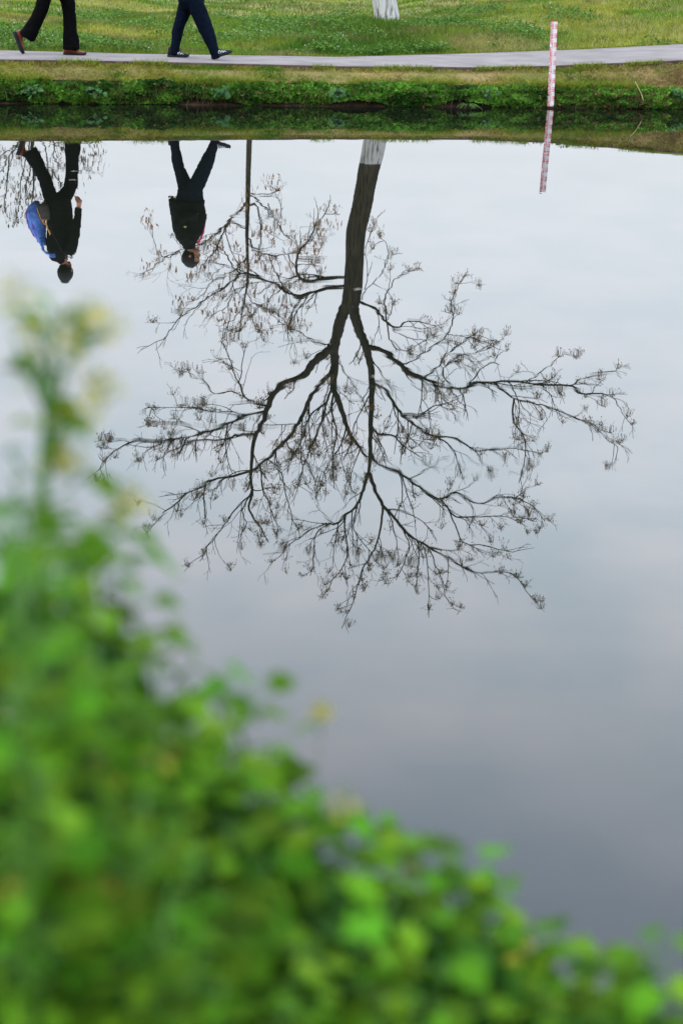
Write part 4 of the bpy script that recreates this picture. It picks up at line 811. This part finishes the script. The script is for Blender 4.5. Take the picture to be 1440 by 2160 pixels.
for k in range(13):                                            # airy side sprigs with small leaves and buds
    y1 = random.uniform(625, 1130); wd = 40 + (y1 - 600) * .26; x1 = 105 + random.choice((-1, 1)) * random.uniform(.25, 1) * wd; y0 = y1 + random.uniform(40, 110); x0 = float(np.interp(y0, [655, 765, 960, 1300], [120, 110, 95, 80]))
    a = at_y(x0, y0, 1.5); b = at_y(x1, y1, 1.5 + random.uniform(-.06, .04)); obj('side_shoot', *tube(catmull([a, (a + b) / 2 + np.array([0, 0, -.008]), b], 4), .0017, 5), M['stem'], ts)
    for f in (.5, 1.0): put(LEAF[random.choice((1, 3))], 'leaf', a + (b - a) * f, leaf_rot(random.uniform(-3, 3), random.uniform(-.5, .6), random.uniform(-.8, .8)), random.uniform(.010, .019), ts)
    if k % 3 == 0: put(FLOW[k % 3], 'flower_head', b, leaf_rot(k, .2), .5, ts)
# leafy herbs: clumps from left to right (photo pixels of each shoot's tip and its distance)
CLUMPS = [
 ('green herb clump at the left edge around the foot of the tall mustard stalk', 0, [(20, 1050, 1.2), (95, 1140, 1.3), (60, 1205, 1.1), (160, 1165, 1.4), (215, 1190, 1.5), (10, 1100, 1.3), (130, 1150, 1.4), (45, 1090, 1.4), (180, 1130, 1.5), (70, 1060, 1.45)]),
 ('dark leafy clump stepping down to the right of the mustard stalk', 0, [(250, 1210, 1.5), (295, 1310, 1.5), (200, 1360, 1.25), (330, 1390, 1.45), (260, 1440, 1.3), (150, 1300, 1.35), (230, 1330, 1.45)]),
 ('broad pale leaves low at the left edge under the mustard stalk', 0, [(100, 1400, 1.22), (20, 1460, 1.14), (190, 1540, 1.22)]),
 ('curled dark shoot jutting out over the water left of the single round flower', 0, [(400, 1440, 1.5), (465, 1425, 1.55), (505, 1480, 1.55), (500, 1580, 1.55), (440, 1610, 1.45)]),
 ('herb with a pale yellow flower cone below the curled dark shoot', 2, [(330, 1520, 1.3), (300, 1690, 1.15), (390, 1660, 1.35)]),
 ('leafy mound left of the two thin-stalked yellow flowers', 0, [(545, 1675, 1.5), (605, 1690, 1.55), (560, 1815, 1.4), (480, 1720, 1.35)]),
 ('yellow-tipped herb directly below the two thin-stalked yellow flowers', 2, [(680, 1695, 1.55), (765, 1730, 1.55), (700, 1855, 1.4), (640, 1775, 1.5)]),
 ('light green herb on the sloping edge, right of the yellow-tipped herb', 1, [(840, 1760, 1.55), (900, 1820, 1.55), (820, 1915, 1.4), (870, 1855, 1.5)]),
 ('rounded dark leaves where the foliage edge drops toward the lower right', 0, [(960, 1820, 1.55), (1015, 1845, 1.55), (1010, 1925, 1.5), (930, 2025, 1.35)]),
 ('low herb with one small white-edged tip right of the rounded dark leaves', 1, [(1085, 1975, 1.5), (1150, 1985, 1.52), (1100, 2095, 1.4), (1040, 2045, 1.45)]),
 ('pale tongue-leaved shoot pointing right near the bottom right corner', 0, [(1240, 2035, 1.5), (1300, 2120, 1.45), (1200, 2160, 1.4)]),
 ('upright dark shoot in the bottom right corner of the picture', 0, [(1375, 1995, 1.45), (1425, 2110, 1.42), (1340, 2180, 1.4)]),
 ('big dark leaves filling the bottom left corner of the picture', 1, [(30, 1780, 1.12), (110, 1990, 1.12), (90, 1620, 1.14), (260, 2080, 1.16), (20, 2000, 1.14)]),
 ('yellow-flowered herb low in the left third, above the corner leaves', 2, [(200, 1790, 1.20), (350, 1930, 1.1), (420, 1780, 1.22), (280, 1840, 1.15)]),
 ('dark leafy herb at the bottom edge, left of centre', 0, [(520, 1890, 1.22), (460, 2080, 1.12), (600, 2125, 1.18), (400, 2030, 1.1)]),
 ('bright leafy herb at the bottom edge, right of centre', 0, [(660, 1985, 1.28), (800, 2085, 1.28), (960, 2145, 1.32), (760, 1985, 1.35), (880, 2115, 1.3)]),
]
for lab, fl, tips in CLUMPS:
    c0 = np.mean([at_y(x, y, d) for x, y, d in tips], 0)
    root = empty('bank_herb', (c0[0], min(c0[1], float(Yedge(c0[0])) - .06), .33), lab, 'plant', G)
    for q, (x, y, d) in enumerate(tips):
        plant('', (x, y), d, None, None, random.randint(40, 48), (.020 * d / 1.4, .047 * d / 1.4), fl if q == 0 else 0, (0, 1, 2, 0), branch=.085, root=root)
# low undergrowth between and behind the herbs: nobody could count it
n = 9000; ux = RNG.uniform(-900, 2300, n); yt = np.interp(ux, [-900, 0, 200, 330, 520, 850, 1030, 1150, 1440, 2300], [1300, 1260, 1340, 1530, 1760, 1950, 2010, 2110, 2200, 2300])
uy = yt + RNG.random(n) ** .8 * (2420 - yt); ud = RNG.uniform(1.36, 1.66, n); UP = np.array([at_y(a, b, c) for a, b, c in zip(ux, uy, ud)]); ok = UP[:, 2] > .34; UP = UP[ok]; n = len(UP)
leaves('herb_undergrowth', UP, RNG.uniform(.020, .045, n), mixc((.010, .045, .004), (.045, .150, .008), RNG.random(n)) * RNG.uniform(.5, 1.25, n)[:, None], out=(0, -.5, .8))
# lone yellow flower on a thin stalk above the mass
sf = plant('mustard_flower', (679, 1500), 1.6, 'single round yellow flower on a thin stalk above the green mass', 'plant', 5, (.02, .03), 0, (3,), lean=.01, group=G, stem_r=.0012, branch=.03)
q = at_y(679, 1495, 1.6)
for k in range(5): put(FLOW[0], 'flower_head', q + RNG.normal(size=3) * .0012 + np.array([0, 0, -.008]), leaf_rot(k * 1.3, .2), .30, sf)
plant('mustard_flower', (730, 1640), 1.45, 'short pale yellow flower just below and right of the single round flower', 'plant', 5, (.02, .03), 1, (3,), lean=.01, group=G, stem_r=.0014, branch=.03, fscale=.5)

M['bankleaf'] = mat('blue_green_leaf', (.026, .080, .022, 1), .6, .1, (.055, .130, .040, 1), 18, objrand=.4, trans=.3)
LEAF2 = []
for me in LEAF[:3]:
    m2 = me.copy(); m2.materials.clear(); m2.materials.append(M['bankleaf']); LEAF2.append(m2)
# ------------------------------------------------------------------ plants that stand out on the far bank
for (x, y, n, sz, lab) in ((72, 188, 16, .075, 'pale leafy rosette on the far bank below the leftmost walker'), (205, 190, 14, .07, 'pale leafy plant on the far bank between the two walkers'), (468, 190, 14, .07, 'leafy plant hanging on the far bank below the striped sneaker toe'),
                           (716, 192, 18, .08, 'broad-leaved plant on the far bank below the whitewashed trunk'), (1030, 192, 12, .06, 'green leafy plant on the far bank left of the red and white gauge'), (1425, 195, 16, .075, 'bluish leafy plant on the far bank at the right edge of the picture')):
    Yb = float(Ysh(at_z(x, y, .15)[0])) - .02; p = at_y(x, y, Yb); r = empty('bank_plant', (p[0], Yb + .06, p[2] - .10), lab, 'plant', 'leafy plants on the far bank')
    obj('stem', *tube([(p[0], Yb + .06, p[2] - .10), (p[0], Yb - .02, p[2] - .03), (p[0] + .02, Yb - .05, p[2] + .03)], [.005, .004, .003], 6), M['stem'], r)
    for k in range(n):
        a = k * 2.4; e = np.array([p[0] + math.cos(a) * random.uniform(.02, .11), Yb - .05 - random.uniform(0, .06), p[2] + math.sin(a) * random.uniform(.01, .06)]); put(LEAF2[k % 3], 'leaf', e, leaf_rot(random.uniform(-2.6, -.5), random.uniform(-.9, .2), random.uniform(-.7, .7)), sz * random.uniform(.7, 1.2), r)
p = at_z(985, 229, 0.01); r = empty('grass_tuft', p, 'yellowing grass tuft trailing onto the water left of the gauge', 'grass tuft')
for k in range(26):
    a = random.uniform(-2.9, -.2); l = random.uniform(.08, .2); e = p + np.array([math.cos(a) * l, math.sin(a) * l * .4 - .05, random.uniform(.0, .05)])
    obj('blade', *tube(catmull([p + np.array([0, .05, .02]), (p + e) / 2 + np.array([0, 0, .04]), e], 3), np.linspace(.004, .0015, 7), 3, False), M['stem'], r)
dp = at_y(1338, 172, 20.62); q0 = [dp, at_y(1345, 185, 20.55), at_y(1352, 200, 20.52), at_y(1356, 214, 20.5), at_z(1357, 226, .0)]
r = empty('dry_stalk', q0[-1], 'single dry bent stalk hanging down the far bank near the right edge', 'stalk'); obj('stem', *tube(catmull(q0, 4), .0055, 5), mat('dry_straw', (.24, .20, .09, 1), .8), r)
obj('tip', *tube([q0[0], q0[0] + np.array([-.03, -.01, .05]), q0[0] + np.array([-.05, -.02, .11])], [.005, .004, .001], 5), M['stem'], r)
for k, (x, y) in enumerate(((151, 363), (147, 381), (786, 797), (748, 613), (352, 905))):
    p = at_z(x, y, .004); lf = bpy.data.objects.new('floating_leaf', LEAF[3].copy()); COL.objects.link(lf); lf.data.materials.clear(); lf.data.materials.append(mat('bleached_leaf', (.22, .21, .17, 1), .8))
    lf.location = Vector(p) + Vector((0, 0, .006)); lf.rotation_euler = (0, -.05, random.uniform(-.4, .4)); lf.scale = (.05, .05, .012)
    tag(lf, ['small pale leaf floating on the mirrored trouser leg of the left walker', 'second pale leaf floating just nearer than the first on the mirrored trousers', 'pale leaf floating on the mirrored right-hand leader of the big tree', 'tiny pale leaf floating on the mirrored trunk fork of the big tree', 'pale leaf floating at the left of the mirrored crown'][k], 'leaf', 'floating leaves')
